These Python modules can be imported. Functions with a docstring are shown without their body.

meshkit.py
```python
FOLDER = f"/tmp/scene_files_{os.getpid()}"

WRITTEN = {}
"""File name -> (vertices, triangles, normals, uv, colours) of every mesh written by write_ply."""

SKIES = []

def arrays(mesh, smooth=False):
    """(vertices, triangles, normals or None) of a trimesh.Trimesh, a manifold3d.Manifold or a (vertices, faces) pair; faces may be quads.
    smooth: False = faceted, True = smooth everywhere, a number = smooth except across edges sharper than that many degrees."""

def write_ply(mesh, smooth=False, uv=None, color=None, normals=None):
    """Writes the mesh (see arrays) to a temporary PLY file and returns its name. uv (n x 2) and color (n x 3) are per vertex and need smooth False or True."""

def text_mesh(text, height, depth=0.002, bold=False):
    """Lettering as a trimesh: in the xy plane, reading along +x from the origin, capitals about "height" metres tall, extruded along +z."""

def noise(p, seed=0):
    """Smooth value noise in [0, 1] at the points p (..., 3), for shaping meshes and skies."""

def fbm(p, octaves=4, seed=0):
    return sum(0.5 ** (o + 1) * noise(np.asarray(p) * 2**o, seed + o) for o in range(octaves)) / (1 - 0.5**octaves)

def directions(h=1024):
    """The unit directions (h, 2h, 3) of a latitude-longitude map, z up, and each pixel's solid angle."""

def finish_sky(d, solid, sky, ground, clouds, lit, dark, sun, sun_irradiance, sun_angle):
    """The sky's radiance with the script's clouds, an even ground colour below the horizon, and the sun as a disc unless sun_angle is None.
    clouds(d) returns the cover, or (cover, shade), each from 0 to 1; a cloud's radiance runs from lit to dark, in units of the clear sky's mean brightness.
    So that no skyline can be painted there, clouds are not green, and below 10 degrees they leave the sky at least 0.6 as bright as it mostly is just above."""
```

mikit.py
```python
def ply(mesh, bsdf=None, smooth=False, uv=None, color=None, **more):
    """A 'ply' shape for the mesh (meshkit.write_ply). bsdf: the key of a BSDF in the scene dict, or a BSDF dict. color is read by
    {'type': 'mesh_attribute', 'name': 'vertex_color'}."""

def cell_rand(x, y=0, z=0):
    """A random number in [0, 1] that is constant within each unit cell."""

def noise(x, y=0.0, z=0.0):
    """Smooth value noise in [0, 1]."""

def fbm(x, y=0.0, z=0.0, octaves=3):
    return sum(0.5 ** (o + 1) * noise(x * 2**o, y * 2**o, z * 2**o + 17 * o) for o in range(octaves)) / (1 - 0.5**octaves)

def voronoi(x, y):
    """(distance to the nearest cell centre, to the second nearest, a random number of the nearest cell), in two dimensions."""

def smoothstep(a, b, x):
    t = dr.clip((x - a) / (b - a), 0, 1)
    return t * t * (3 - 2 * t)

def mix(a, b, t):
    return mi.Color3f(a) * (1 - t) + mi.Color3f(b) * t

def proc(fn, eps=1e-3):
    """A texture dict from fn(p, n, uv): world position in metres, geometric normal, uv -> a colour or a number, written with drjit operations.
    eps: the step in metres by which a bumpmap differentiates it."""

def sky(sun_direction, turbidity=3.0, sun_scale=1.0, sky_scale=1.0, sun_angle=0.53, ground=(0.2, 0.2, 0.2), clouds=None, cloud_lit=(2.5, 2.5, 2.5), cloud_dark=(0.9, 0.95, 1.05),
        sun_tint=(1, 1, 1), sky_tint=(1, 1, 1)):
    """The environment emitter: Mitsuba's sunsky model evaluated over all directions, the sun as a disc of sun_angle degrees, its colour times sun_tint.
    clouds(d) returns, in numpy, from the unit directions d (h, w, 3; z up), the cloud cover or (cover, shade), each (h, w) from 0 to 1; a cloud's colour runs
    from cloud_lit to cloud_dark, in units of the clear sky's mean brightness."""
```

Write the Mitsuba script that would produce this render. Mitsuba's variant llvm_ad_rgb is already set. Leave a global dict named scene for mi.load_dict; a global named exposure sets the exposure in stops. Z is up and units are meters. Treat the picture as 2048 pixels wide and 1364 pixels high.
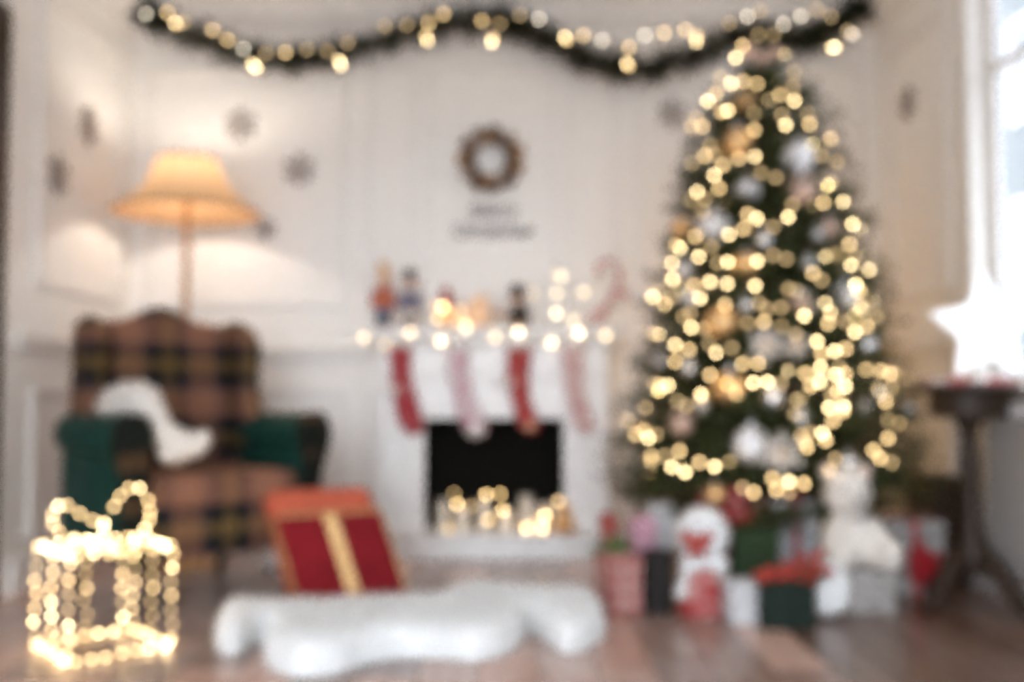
import math, random
import numpy as np
import trimesh, shapely
from shapely.geometry import Polygon
import manifold3d as m3
import drjit as dr
import mitsuba as mi
import mikit, meshkit
from mikit import noise, fbm, smoothstep, mix, cell_rand

random.seed(7)
rng = np.random.default_rng(7)
T = mi.ScalarTransform4f
PI = math.pi
scene, labels = {}, {}

# ------------------------------------------------------------------ camera, sky, exposure
FPX, CAMZ, HOR = 1992.0, 0.765, 790.0
PITCH = math.atan((HOR - 682.0) / FPX)
scene['camera'] = {'type': 'thinlens', 'fov': math.degrees(2 * math.atan(1024 / FPX)), 'fov_axis': 'x',
                   'aperture_radius': 0.0043, 'focus_distance': 0.45, 'near_clip': 0.02, 'far_clip': 500.0,
                   'to_world': T().look_at(origin=[0, 0, CAMZ], target=[0, math.cos(PITCH), CAMZ + math.sin(PITCH)], up=[0, 0, 1])}
SKY = 7.0
scene['sky'] = {**mikit.sky((0.3, -0.8, 0.6), sun_scale=0.0, sky_scale=12.0, ground=(0.30, 0.29, 0.28),
                            clouds=lambda d: (np.ones(d.shape[:2]), 0.25 + 0.3 * meshkit.fbm(d * 2.0, 3, 5)),
                            cloud_lit=(SKY * 0.94, SKY, SKY * 1.07), cloud_dark=(SKY * 0.72, SKY * 0.78, SKY * 0.85)),
                'sampling_weight': 1.0}
exposure = 0.62


# ------------------------------------------------------------------ helpers
def at(px, py, Y):
    u, v = (px - 1024) / FPX, (682 - py) / FPX
    d = np.array([u, math.cos(PITCH) - math.sin(PITCH) * v, math.sin(PITCH) + math.cos(PITCH) * v])
    return np.array([0, 0, CAMZ]) + d * (Y / d[1])


def ground(px, py, z=0.0):
    p = at(px, py, 1.0) - [0, 0, CAMZ]
    return np.array([0, 0, CAMZ]) + p * ((z - CAMZ) / p[2])


def key_for(name, parent=None):
    base = f'{parent}__{name}' if parent else name
    k, n = base, 0
    while k in scene or k in places:
        n += 1
        k = f'{base}_{n:03d}'
    return k


places = set()


def thing(name, label, cat, group=None):
    k = key_for(name)
    places.add(k)
    labels[k] = {'label': label, 'category': cat}
    if group:
        labels[k]['group'] = group
    return k


def put(name, mesh, bsdf, parent=None, smooth=40, label=None, cat=None, group=None, kind=None, emit=None, color=None):
    k = key_for(name, parent)
    d = mesh if isinstance(mesh, dict) else mikit.ply(mesh, bsdf, smooth=smooth, color=color)
    if emit is not None:
        d = {**d, 'emitter': emit}
    scene[k] = d
    t = {}
    if label: t['label'] = label
    if cat: t['category'] = cat
    if group: t['group'] = group
    if kind: t['kind'] = kind
    if t: labels[k] = t
    return k


def mv(mesh, x=0, y=0, z=0, rz=0, rx=0, ry=0):
    m = mesh.copy()
    for ang, ax in ((rx, [1, 0, 0]), (ry, [0, 1, 0]), (rz, [0, 0, 1])):
        if ang:
            m.apply_transform(trimesh.transformations.rotation_matrix(ang, ax))
    m.apply_translation([x, y, z])
    return m


def to_tm(man):
    m = man.to_mesh()
    return trimesh.Trimesh(m.vert_properties[:, :3], m.tri_verts, process=False)


def to_man(t):
    return m3.Manifold(m3.Mesh(np.asarray(t.vertices, np.float32), np.asarray(t.faces, np.uint32)))


def cat_(*ms):
    out = []
    for m in ms:
        out += list(m) if isinstance(m, (list, tuple)) else [m]
    return trimesh.util.concatenate(out)


def box(x0, x1, y0, y1, z0, z1, c=0.004):
    """A chamfered box."""
    c = min(c, 0.3 * min(x1 - x0, y1 - y0, z1 - z0))
    pts = []
    for sx in (0, 1):
        for sy in (0, 1):
            for sz in (0, 1):
                p = np.array([(x0, x1)[sx], (y0, y1)[sy], (z0, z1)[sz]])
                s = np.array([1 - 2 * sx, 1 - 2 * sy, 1 - 2 * sz]) * c
                for k in range(3):
                    q = p + s
                    q[k] = p[k]
                    pts.append(q)
    return to_tm(m3.Manifold.hull_points(np.array(pts)))


def plain(x0, x1, y0, y1, z0, z1):
    return mv(trimesh.creation.box((x1 - x0, y1 - y0, z1 - z0)), (x0 + x1) / 2, (y0 + y1) / 2, (z0 + z1) / 2)


def rbox(x0, x1, y0, y1, z0, z1, r=0.02, n=10):
    s = m3.Manifold.sphere(r, 4 * (n // 4) or 8)
    parts = [s.translate((x, y, z)) for x in (x0 + r, x1 - r) for y in (y0 + r, y1 - r) for z in (z0 + r, z1 - r)]
    return to_tm(m3.Manifold.batch_hull(parts))


def lathe(prof, n=28):
    """prof: (r, z) from bottom to top."""
    p = np.array([(max(r, 1e-4), z) for r, z in prof])
    a = np.arange(n) * 2 * PI / n
    v = np.stack([p[:, None, 0] * np.cos(a), p[:, None, 0] * np.sin(a), np.broadcast_to(p[:, 1:2], (len(p), n))], -1).reshape(-1, 3)
    f = []
    for i in range(len(p) - 1):
        for j in range(n):
            a0, a1, b0, b1 = i * n + j, i * n + (j + 1) % n, (i + 1) * n + j, (i + 1) * n + (j + 1) % n
            f += [[a0, a1, b1], [a0, b1, b0]]
    k = len(v)
    v = np.vstack([v, [[0, 0, p[0, 1]], [0, 0, p[-1, 1]]]])
    for j in range(n):
        f += [[k, (j + 1) % n, j], [k + 1, (len(p) - 1) * n + j, (len(p) - 1) * n + (j + 1) % n]]
    return trimesh.Trimesh(v, f, process=False)


def tube(pts, r, sides=8):
    p = np.asarray(pts, float)
    t = np.gradient(p, axis=0)
    t /= np.linalg.norm(t, axis=1, keepdims=True) + 1e-12
    up = np.array([0.13, 0.21, 0.97]) if abs(t[:, 2]).mean() < 0.8 else np.array([0.9, 0.3, 0.1])
    a = np.cross(t, up)
    a /= np.linalg.norm(a, axis=1, keepdims=True) + 1e-12
    b = np.cross(a, t)
    ang = np.arange(sides) * 2 * PI / sides
    rr = np.broadcast_to(r, (len(p),))[:, None, None]
    v = (p[:, None] + rr * (np.cos(ang)[None, :, None] * a[:, None] + np.sin(ang)[None, :, None] * b[:, None])).reshape(-1, 3)
    f = []
    for i in range(len(p) - 1):
        for j in range(sides):
            a0, a1, b0, b1 = i * sides + j, i * sides + (j + 1) % sides, (i + 1) * sides + j, (i + 1) * sides + (j + 1) % sides
            f += [[a0, b1, a1], [a0, b0, b1]]
    k = len(v)
    v = np.vstack([v, [p[0], p[-1]]])
    for j in range(sides):
        f += [[k, j, (j + 1) % sides], [k + 1, (len(p) - 1) * sides + (j + 1) % sides, (len(p) - 1) * sides + j]]
    m = trimesh.Trimesh(v, f, process=False)
    m.invert()
    return m


def curve(pts, n=40):
    """Smooth (Catmull-Rom) curve through the points."""
    p = np.asarray(pts, float)
    p = np.vstack([2 * p[0] - p[1], p, 2 * p[-1] - p[-2]])
    out = []
    seg = len(p) - 3
    for s in np.linspace(0, seg - 1e-6, n):
        i, t = int(s), s - int(s)
        a, b, c, d = p[i:i + 4]
        out.append(0.5 * (2 * b + (c - a) * t + (2 * a - 5 * b + 4 * c - d) * t * t + (3 * b - a - 3 * c + d) * t ** 3))
    return np.array(out)


def closed_curve(pts, n=80):
    p = np.asarray(pts, float)
    q = np.vstack([p[-2:], p, p[:2]])
    out = []
    for s in np.linspace(0, len(p), n, endpoint=False):
        i, t = int(s), s - int(s)
        a, b, c, d = q[i], q[i + 1], q[i + 2], q[i + 3]
        out.append(0.5 * (2 * b + (c - a) * t + (2 * a - 5 * b + 4 * c - d) * t * t + (3 * b - a - 3 * c + d) * t ** 3))
    return np.array(out)


def puff(poly, thick, e, res):
    """A slab of the outline with rounded edges (radius e): xy outline, +-thick/2 along z."""
    m = trimesh.creation.extrude_polygon(poly, 0.002, engine='earcut')
    man = to_man(m).refine_to_length(res)
    t = to_tm(man)
    v = t.vertices.copy()
    zs = (v[:, 2] - 0.001) / 0.001
    d = shapely.distance(poly.exterior, shapely.points(v[:, 0], v[:, 1]))
    for h in poly.interiors:
        d = np.minimum(d, shapely.distance(h, shapely.points(v[:, 0], v[:, 1])))
    top = (thick / 2 - e) + np.sqrt(np.maximum(e * e - np.maximum(e - d, 0) ** 2, 0))
    side = np.abs(zs) < 0.98
    v[:, 2] = np.where(side, zs * (thick / 2 - e), np.sign(zs) * top)
    return trimesh.Trimesh(v, t.faces, process=False)


def upright(m):
    """xy outline to the xz plane: x stays, y becomes z, thickness along y."""
    m = m.copy()
    v = m.vertices
    m.vertices = np.stack([v[:, 0], -v[:, 2], v[:, 1]], 1)
    return m


def blob(bones, res=0.015, it=14, rough=0.0, freq=30, seed=0):
    """Continuous body: the union of hulls of sphere pairs, refined and smoothed."""
    parts = []
    for p, r, q, s in bones:
        parts.append(m3.Manifold.batch_hull([m3.Manifold.sphere(r, 20).translate(tuple(map(float, p))), m3.Manifold.sphere(s, 20).translate(tuple(map(float, q)))]))
    man = m3.Manifold.batch_boolean(parts, m3.OpType.Add).refine_to_length(res)
    t = to_tm(man)
    trimesh.smoothing.filter_taubin(t, iterations=it)
    if rough:
        n = t.vertex_normals
        t.vertices = t.vertices + n * (rough * (meshkit.fbm(t.vertices * freq, 3, seed) - 0.5) * 2)[:, None]
    return t


def sphere(x, y, z, r, sub=2):
    return mv(trimesh.creation.icosphere(sub, r), x, y, z)


def cone_tube(p, q, r0, r1, sides=8):
    return tube([p, (np.array(p) + np.array(q)) / 2, q], [r0, (r0 + r1) / 2, r1], sides)


def fur(mesh, n, length, width, seed=1, droop=0.3):
    """Short tapering tufts over a mesh, as one soup of triangles."""
    r = np.random.default_rng(seed)
    pts, fi = trimesh.sample.sample_surface(mesh, n, seed=seed)
    nr = mesh.face_normals[fi]
    d = nr + r.normal(0, 0.5, (n, 3)) - np.array([0, 0, droop])
    d /= np.linalg.norm(d, axis=1, keepdims=True)
    s = np.cross(d, r.normal(0, 1, (n, 3)))
    s /= np.linalg.norm(s, axis=1, keepdims=True)
    L = length * r.uniform(0.6, 1.2, (n, 1))
    v = np.stack([pts - s * width - nr * 0.002, pts + s * width - nr * 0.002, pts + d * L], 1).reshape(-1, 3)
    v[:, 2] = np.maximum(v[:, 2], 0.001)
    return trimesh.Trimesh(v, np.arange(3 * n).reshape(-1, 3), process=False)


# ------------------------------------------------------------------ materials
def C(r, g, b):
    return {'type': 'rgb', 'value': [r, g, b]}


def mat(name, col, rough=0.6, metallic=0.0, spec=0.4, **kw):
    k = 'material_' + name
    base = col if isinstance(col, dict) else C(*col)
    scene[k] = {'type': 'twosided', 'bsdf': {'type': 'principled', 'base_color': base, 'roughness': rough, 'metallic': metallic, 'specular': spec, **kw}}
    return k


def proc(fn):
    return mikit.proc(fn)


PAINT = mat('wall_paint', proc(lambda p, n, uv: mix((0.845, 0.83, 0.805), (0.805, 0.79, 0.765), fbm(p.x * 2.3, p.y * 2.3, p.z * 2.3))), 0.55)
TRIM = mat('trim_paint', (0.80, 0.78, 0.76), 0.4)
CEIL = mat('ceiling_paint', (0.80, 0.77, 0.74), 0.7)
WHITEWOOD = mat('white_wood', proc(lambda p, n, uv: mix((0.83, 0.82, 0.81), (0.76, 0.75, 0.735), fbm(p.x * 30, p.y * 30, p.z * 3))), 0.35)
BLACK = mat('firebox_black', (0.0045, 0.0045, 0.0035), 0.9, spec=0.1)
DARKWOOD = mat('dark_wood', proc(lambda p, n, uv: mix((0.014, 0.009, 0.006), (0.038, 0.022, 0.014), fbm(p.x * 60, p.y * 60, p.z * 9))), 0.45, spec=0.25)
PINEWOOD = mat('pine_wood', proc(lambda p, n, uv: mix((0.40, 0.22, 0.10), (0.52, 0.31, 0.15), fbm(p.x * 70, p.y * 70, p.z * 12))), 0.45)
GREYWOOD = mat('grey_wood', proc(lambda p, n, uv: mix((0.24, 0.205, 0.19), (0.33, 0.29, 0.27), fbm(p.x * 60, p.y * 60, p.z * 15))), 0.7)
SIGNGREY = mat('sign_grey', (0.09, 0.08, 0.075), 0.6)


def plank_fn(a, b, s):
    def fn(p, n, uv):
        g = fbm(p.x * 45 + s * 7, p.y * 2.2 + s * 3, s * 1.0, 3)
        w = smoothstep(0.45, 0.75, fbm(p.x * 9 + 11 * s, p.y * 4.5, s * 5.0, 3))
        return mix(mix(a, b, g), (0.36, 0.30, 0.275), w * 0.40 * (1.0 if a[0] > 0.1 else 0.1))
    return fn


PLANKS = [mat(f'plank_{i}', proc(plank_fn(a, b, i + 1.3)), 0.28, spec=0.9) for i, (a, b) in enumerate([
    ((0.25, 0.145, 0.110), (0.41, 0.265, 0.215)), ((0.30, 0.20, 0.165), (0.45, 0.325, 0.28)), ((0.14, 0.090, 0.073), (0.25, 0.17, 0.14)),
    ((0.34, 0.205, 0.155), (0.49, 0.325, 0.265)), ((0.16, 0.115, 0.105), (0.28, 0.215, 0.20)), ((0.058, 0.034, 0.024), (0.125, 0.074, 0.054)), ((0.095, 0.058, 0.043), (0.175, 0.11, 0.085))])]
JOINT = mat('floor_joint', (0.05, 0.035, 0.028), 0.8)
NEEDLE = mat('needles', proc(lambda p, n, uv: mix((0.014, 0.024, 0.008), (0.055, 0.066, 0.024), noise(p.x * 25, p.y * 25, p.z * 25))), 0.6, spec=0.2)
NEEDLE_DARK = mat('garland_needles', proc(lambda p, n, uv: mix((0.007, 0.013, 0.006), (0.022, 0.030, 0.013), noise(p.x * 25, p.y * 25, p.z * 25))), 0.7, spec=0.15)
BARK = mat('bark', (0.07, 0.042, 0.026), 0.9)
WIRE = mat('wire', (0.02, 0.03, 0.015), 0.5)
GOLDWIRE = mat('gold_wire', (0.75, 0.52, 0.22), 0.3, 1.0)
BULB = mat('bulb_glass', (0.8, 0.7, 0.5), 0.3)
PEARL = mat('pearl_white', (0.84, 0.85, 0.87), 0.25, spec=0.6, clearcoat=0.6)
SILVER = mat('silver', (0.86, 0.88, 0.91), 0.22, 1.0)
COPPER = mat('copper_gold', (0.78, 0.50, 0.24), 0.35, 0.8)
BLUSH = mat('blush_satin', (0.60, 0.42, 0.34), 0.4)
PETAL = mat('petal_white', (0.55, 0.50, 0.45), 0.7)
FURWHITE = mat('white_fur', (0.84, 0.85, 0.85), 0.9, spec=0.1, sheen=0.2)
PLUSH = mat('cream_plush', proc(lambda p, n, uv: mix((0.58, 0.535, 0.49), (0.73, 0.685, 0.635), fbm(p.x * 60, p.y * 60, p.z * 60))), 0.9, spec=0.1, sheen=0.5)
PLUSHWHITE = mat('white_plush', proc(lambda p, n, uv: mix((0.58, 0.585, 0.59), (0.74, 0.745, 0.75), fbm(p.x * 60, p.y * 60, p.z * 60))), 0.9, spec=0.1, sheen=0.5)
EYES = mat('black_button', (0.01, 0.01, 0.01), 0.2)
REDVELVET = mat('red_velvet', proc(lambda p, n, uv: mix((0.13, 0.003, 0.007), (0.21, 0.008, 0.013), fbm(p.x * 14, p.y * 14, p.z * 14))), 0.75, spec=0.15, sheen=0.9, sheen_tint=0.6)
REDSATIN = mat('red_satin', (0.27, 0.008, 0.012), 0.5, spec=0.3)
GOLDRIB = mat('gold_ribbon', proc(lambda p, n, uv: mix((0.60, 0.36, 0.14), (0.78, 0.52, 0.24), noise(p.x * 80, p.y * 80, p.z * 80))), 0.4, 0.25)
CREAMWAX = mat('cream_wax', (0.84, 0.78, 0.68), 0.5)
SKIN = mat('painted_skin', (0.62, 0.36, 0.24), 0.5)
BLUEPAINT = mat('blue_paint', (0.035, 0.075, 0.19), 0.4)
REDPAINT = mat('red_paint', (0.34, 0.038, 0.028), 0.5, spec=0.3)
BLACKPAINT = mat('black_paint', (0.007, 0.007, 0.007), 0.6, spec=0.2)
TANPAINT = mat('tan_paint', (0.62, 0.40, 0.22), 0.5)
PEACH = mat('peach_clay', (0.78, 0.52, 0.32), 0.6)
GREENGIFT = mat('green_paper', proc(lambda p, n, uv: mix((0.008, 0.022, 0.010), (0.030, 0.052, 0.020), noise(p.x * 90, p.y * 90, p.z * 90))), 0.7, spec=0.2)
DARKGREEN = mat('dark_green_paper', (0.005, 0.013, 0.009), 0.6, spec=0.2)
BROWNPAPER = mat('brown_paper', (0.17, 0.09, 0.06), 0.7)
WHITEPAPER = mat('white_paper', (0.47, 0.475, 0.49), 0.6, spec=0.2)
GREYPAPER = mat('grey_dotted_paper', proc(lambda p, n, uv: mix((0.29, 0.275, 0.265), (0.15, 0.14, 0.135), smoothstep(0.55, 0.7, noise(p.x * 55, p.y * 55, p.z * 55)))), 0.6)
REDDOT = mat('red_dotted_paper', proc(lambda p, n, uv: mix((0.27, 0.025, 0.025), (0.50, 0.35, 0.32), smoothstep(0.60, 0.7, noise(p.x * 60, p.y * 60, p.z * 60)))), 0.6)
REDCHECK = mat('red_check_paper', proc(lambda p, n, uv: mix((0.22, 0.024, 0.022), (0.44, 0.30, 0.27), 0.5 * smoothstep(0.45, 0.55, (p.x + p.y) * 18 - dr.floor((p.x + p.y) * 18)) + 0.5 * smoothstep(0.45, 0.55, p.z * 18 - dr.floor(p.z * 18)))), 0.6)
PINKSTRIPE = mat('pink_striped_paper', proc(lambda p, n, uv: mix((0.26, 0.035, 0.07), (0.56, 0.42, 0.50), smoothstep(0.35, 0.65, 0.5 + 0.5 * dr.sin((p.x * 0.8 + p.z) * 210)))), 0.6)
LEAFGREEN = mat('leaf_green', (0.055, 0.16, 0.035), 0.5)
POTGREY = mat('pot_grey', (0.014, 0.012, 0.012), 0.7, spec=0.2)
GREENVELVET = mat('green_velvet', proc(lambda p, n, uv: mix((0.004, 0.030, 0.023), (0.008, 0.048, 0.037), fbm(p.x * 20, p.y * 20, p.z * 20))), 0.75, spec=0.2, sheen=0.4)
RUGBACK = mat('sheepskin', (0.82, 0.83, 0.83), 0.95, spec=0.05)
STARWHITE = mat('star_paper', (0.92, 0.94, 0.96), 0.6)
FACADE = mat('facade', (0.085, 0.098, 0.106), 0.8)
FACADEDARK = mat('facade_glass', (0.06, 0.07, 0.08), 0.3)
NAPKIN = mat('napkin', proc(lambda p, n, uv: mix((0.66, 0.56, 0.54), (0.42, 0.10, 0.11), smoothstep(0.45, 0.6, noise(p.x * 30, p.y * 30, p.z * 5)))), 0.8)
scene['material_pane'] = {'type': 'thindielectric'}
scene['material_shade'] = {'type': 'principledthin', 'base_color': C(0.92, 0.59, 0.33), 'roughness': 0.8, 'diff_trans': 0.26, 'spec_trans': 0.0}


def speckle(a, b, sc, t0=0.5):
    return lambda p, n, uv: mix(a, b, smoothstep(t0, t0 + 0.12, noise(p.x * sc, p.y * sc, p.z * sc)))


SOCKRED = mat('stocking_red', proc(speckle((0.30, 0.016, 0.026), (0.58, 0.32, 0.32), 75, 0.66)), 0.9)
SOCKPINK = mat('stocking_pink', proc(speckle((0.42, 0.15, 0.21), (0.70, 0.60, 0.62), 70, 0.36)), 0.9)
SOCKRED2 = mat('stocking_scarlet', proc(speckle((0.30, 0.024, 0.024), (0.56, 0.29, 0.26), 60, 0.68)), 0.9)
SOCKPALE = mat('stocking_pale', proc(speckle((0.44, 0.21, 0.21), (0.66, 0.51, 0.48), 80, 0.40)), 0.9)
CUFF = mat('stocking_cuff', (0.82, 0.80, 0.78), 0.95)


# ------------------------------------------------------------------ bulbs
BULB_R = 0.0095
BULB_FAR = mikit.ply(trimesh.creation.icosphere(1, BULB_R), BULB, smooth=True)
BULB_NEAR = mikit.ply(trimesh.creation.icosphere(1, 0.0066), BULB, smooth=True)
WARM = np.array([1.0, 0.67, 0.31])
LEVEL = {'d': 2.0, 'm': 5.2, 'b': 10.5, 'w': 4.6, 'a': 4.2}
TINT = {'w': np.array([1.0, 0.86, 0.68]), 'a': np.array([1.0, 0.55, 0.12]), 'b': np.array([1.0, 0.73, 0.38])}


def emit(level, gain=1.0, weight=0.002, tint=None):
    c = (TINT.get(level, WARM) if tint is None else np.array(tint)) * LEVEL.get(level, 10.0) * gain
    return {'type': 'area', 'radiance': C(*map(float, c)), 'sampling_weight': weight}


def bulb(parent, p, level, gain=1.0, weight=0.002, near=False, tint=None):
    base = BULB_NEAR if near else BULB_FAR
    return put('bulb', {**base, 'to_world': T().translate([float(x) for x in p])}, None, parent, emit=emit(level, gain, weight, tint))


# ================================================================== THE ROOM
XL, XR, YB, ZC, YF = -1.91, 1.85, 4.95, 2.72, -1.2


def struct(name, mesh, m, smooth=False):
    return put(name, mesh, m, smooth=smooth, kind='structure')


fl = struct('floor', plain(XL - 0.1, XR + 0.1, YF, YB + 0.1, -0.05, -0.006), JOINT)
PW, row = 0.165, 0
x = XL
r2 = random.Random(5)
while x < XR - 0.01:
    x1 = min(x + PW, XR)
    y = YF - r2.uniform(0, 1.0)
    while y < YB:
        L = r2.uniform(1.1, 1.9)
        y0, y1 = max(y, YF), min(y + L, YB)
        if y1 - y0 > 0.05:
            put('plank', box(x + 0.0015, x1 - 0.0015, y0 + 0.0015, y1 - 0.0015, -0.02, r2.uniform(-0.001, 0.0), 0.002), PLANKS[r2.choice((0, 1, 2, 3, 4) if x < 0.45 else (0, 1, 2, 3, 4, 6) if x < 0.8 else (2, 5, 6, 6, 4) if x < 1.1 else (5, 6, 5))], fl, smooth=False)  # boards picked darker towards the right wall, standing in for shade in that corner
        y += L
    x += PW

wb = struct('wall_back', plain(XL - 0.15, XR + 0.15, YB, YB + 0.12, 0, ZC), PAINT)
wl = struct('wall_left', plain(XL - 0.12, XL, YF, YB, 0, ZC), PAINT)
# right wall with a window opening
WY0, WY1, WZ0, WZ1 = 1.75, 3.93, 0.80, 2.55
WA0, WA1 = -0.95, 1.25
wr = struct('wall_right', cat_(plain(XR, XR + 0.07, WY1, YB, 0, ZC), plain(XR, XR + 0.07, WA1, WY0, 0, ZC), plain(XR, XR + 0.07, YF, WA0, 0, ZC), plain(XR, XR + 0.07, WA0, WA1, 0, WZ0), plain(XR, XR + 0.07, WA0, WA1, WZ1, ZC), plain(XR, XR + 0.07, WY0, WY1, 0, WZ0), plain(XR, XR + 0.45, WY0, WY1, WZ1, ZC)), PAINT)
struct('wall_front', cat_(plain(XL - 0.12, -1.75, YF - 0.12, YF, 0, ZC), plain(0.55, XR + 0.14, YF - 0.12, YF, 0, ZC), plain(-1.75, 0.55, YF - 0.12, YF, 2.45, ZC)), PAINT)
ce = struct('ceiling', plain(XL - 0.1, XR + 0.1, YF, YB + 0.1, ZC, ZC + 0.06), CEIL)


def frame(u0, u1, z0, z1, w=0.035, d=0.016):
    """A mitred picture-frame moulding in the xz plane, proud towards -y by d, with a stepped profile."""
    o = Polygon([(u0, z0), (u1, z0), (u1, z1), (u0, z1)], [[(u0 + w, z0 + w), (u1 - w, z0 + w), (u1 - w, z1 - w), (u0 + w, z1 - w)]])
    k = w * 0.3
    o2 = Polygon([(u0 + k, z0 + k), (u1 - k, z0 + k), (u1 - k, z1 - k), (u0 + k, z1 - k)], [[(u0 + w - k, z0 + w - k), (u1 - w + k, z0 + w - k), (u1 - w + k, z1 - w + k), (u0 + w - k, z1 - w + k)]])
    a = trimesh.creation.extrude_polygon(o, d * 0.6, engine='earcut')
    b = trimesh.creation.extrude_polygon(o2, d, engine='earcut')
    m = cat_(a, b)
    v = m.vertices
    m.vertices = np.stack([v[:, 0], -v[:, 2], v[:, 1]], 1)
    return m


def wx(px):
    return (px - 1024) / FPX * YB


def wz(py):
    return at(1024, py, YB)[2]


for a, b in ((285, 690), (728, 832), (850, 1112), (1132, 1240), (1275, 1740)):
    put('panel_moulding', mv(frame(wx(a), wx(b), 1.20, 2.42), 0, YB, 0), TRIM, wb, smooth=False)
    put('panel_moulding', mv(frame(wx(a), wx(b), 0.20, 0.80), 0, YB, 0), TRIM, wb, smooth=False)
put('chair_rail', cat_(box(XL, XR, YB - 0.022, YB + 0.001, 0.945, 0.985), box(XL, XR, YB - 0.034, YB + 0.001, 0.985, 1.0)), TRIM, wb, smooth=False)


def side(m, X, right):
    """From the xz plane (x = room depth, towards -y) to a side wall."""
    v = m.vertices
    m.vertices = np.stack([X + (v[:, 1] if right else -v[:, 1]), v[:, 0], v[:, 2]], 1)
    if not right:
        m.invert()
    m.fix_normals()
    return m


for z0, z1 in ((1.20, 2.42), (0.20, 0.80)):
    put('panel_moulding', side(frame(3.95, 4.80, z0, z1), XL, False), TRIM, wl, smooth=False)
    put('panel_moulding', side(frame(4.15, 4.80, z0, z1), XR, True), TRIM, wr, smooth=False)
put('chair_rail', cat_(box(XL - 0.001, XL + 0.022, 3.82, YB, 0.945, 0.985), box(XL - 0.001, XL + 0.034, 3.82, YB, 0.985, 1.0)), TRIM, wl, smooth=False)
put('chair_rail', cat_(box(XR - 0.022, XR + 0.001, 4.0, YB, 0.945, 0.985), box(XR - 0.034, XR + 0.001, 4.0, YB, 0.985, 1.0)), TRIM, wr, smooth=False)
struct('baseboard_back', cat_(box(XL, XR, YB - 0.02, YB, 0, 0.13), box(XL, XR, YB - 0.014, YB, 0.13, 0.15)), TRIM)
struct('baseboard_left', cat_(box(XL, XL + 0.02, 3.82, YB, 0, 0.13), box(XL, XL + 0.014, 3.82, YB, 0.13, 0.15)), TRIM)
struct('baseboard_right', cat_(box(XR - 0.02, XR, YF, YB, 0, 0.13), box(XR - 0.014, XR, YF, YB, 0.13, 0.15)), TRIM)


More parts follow.
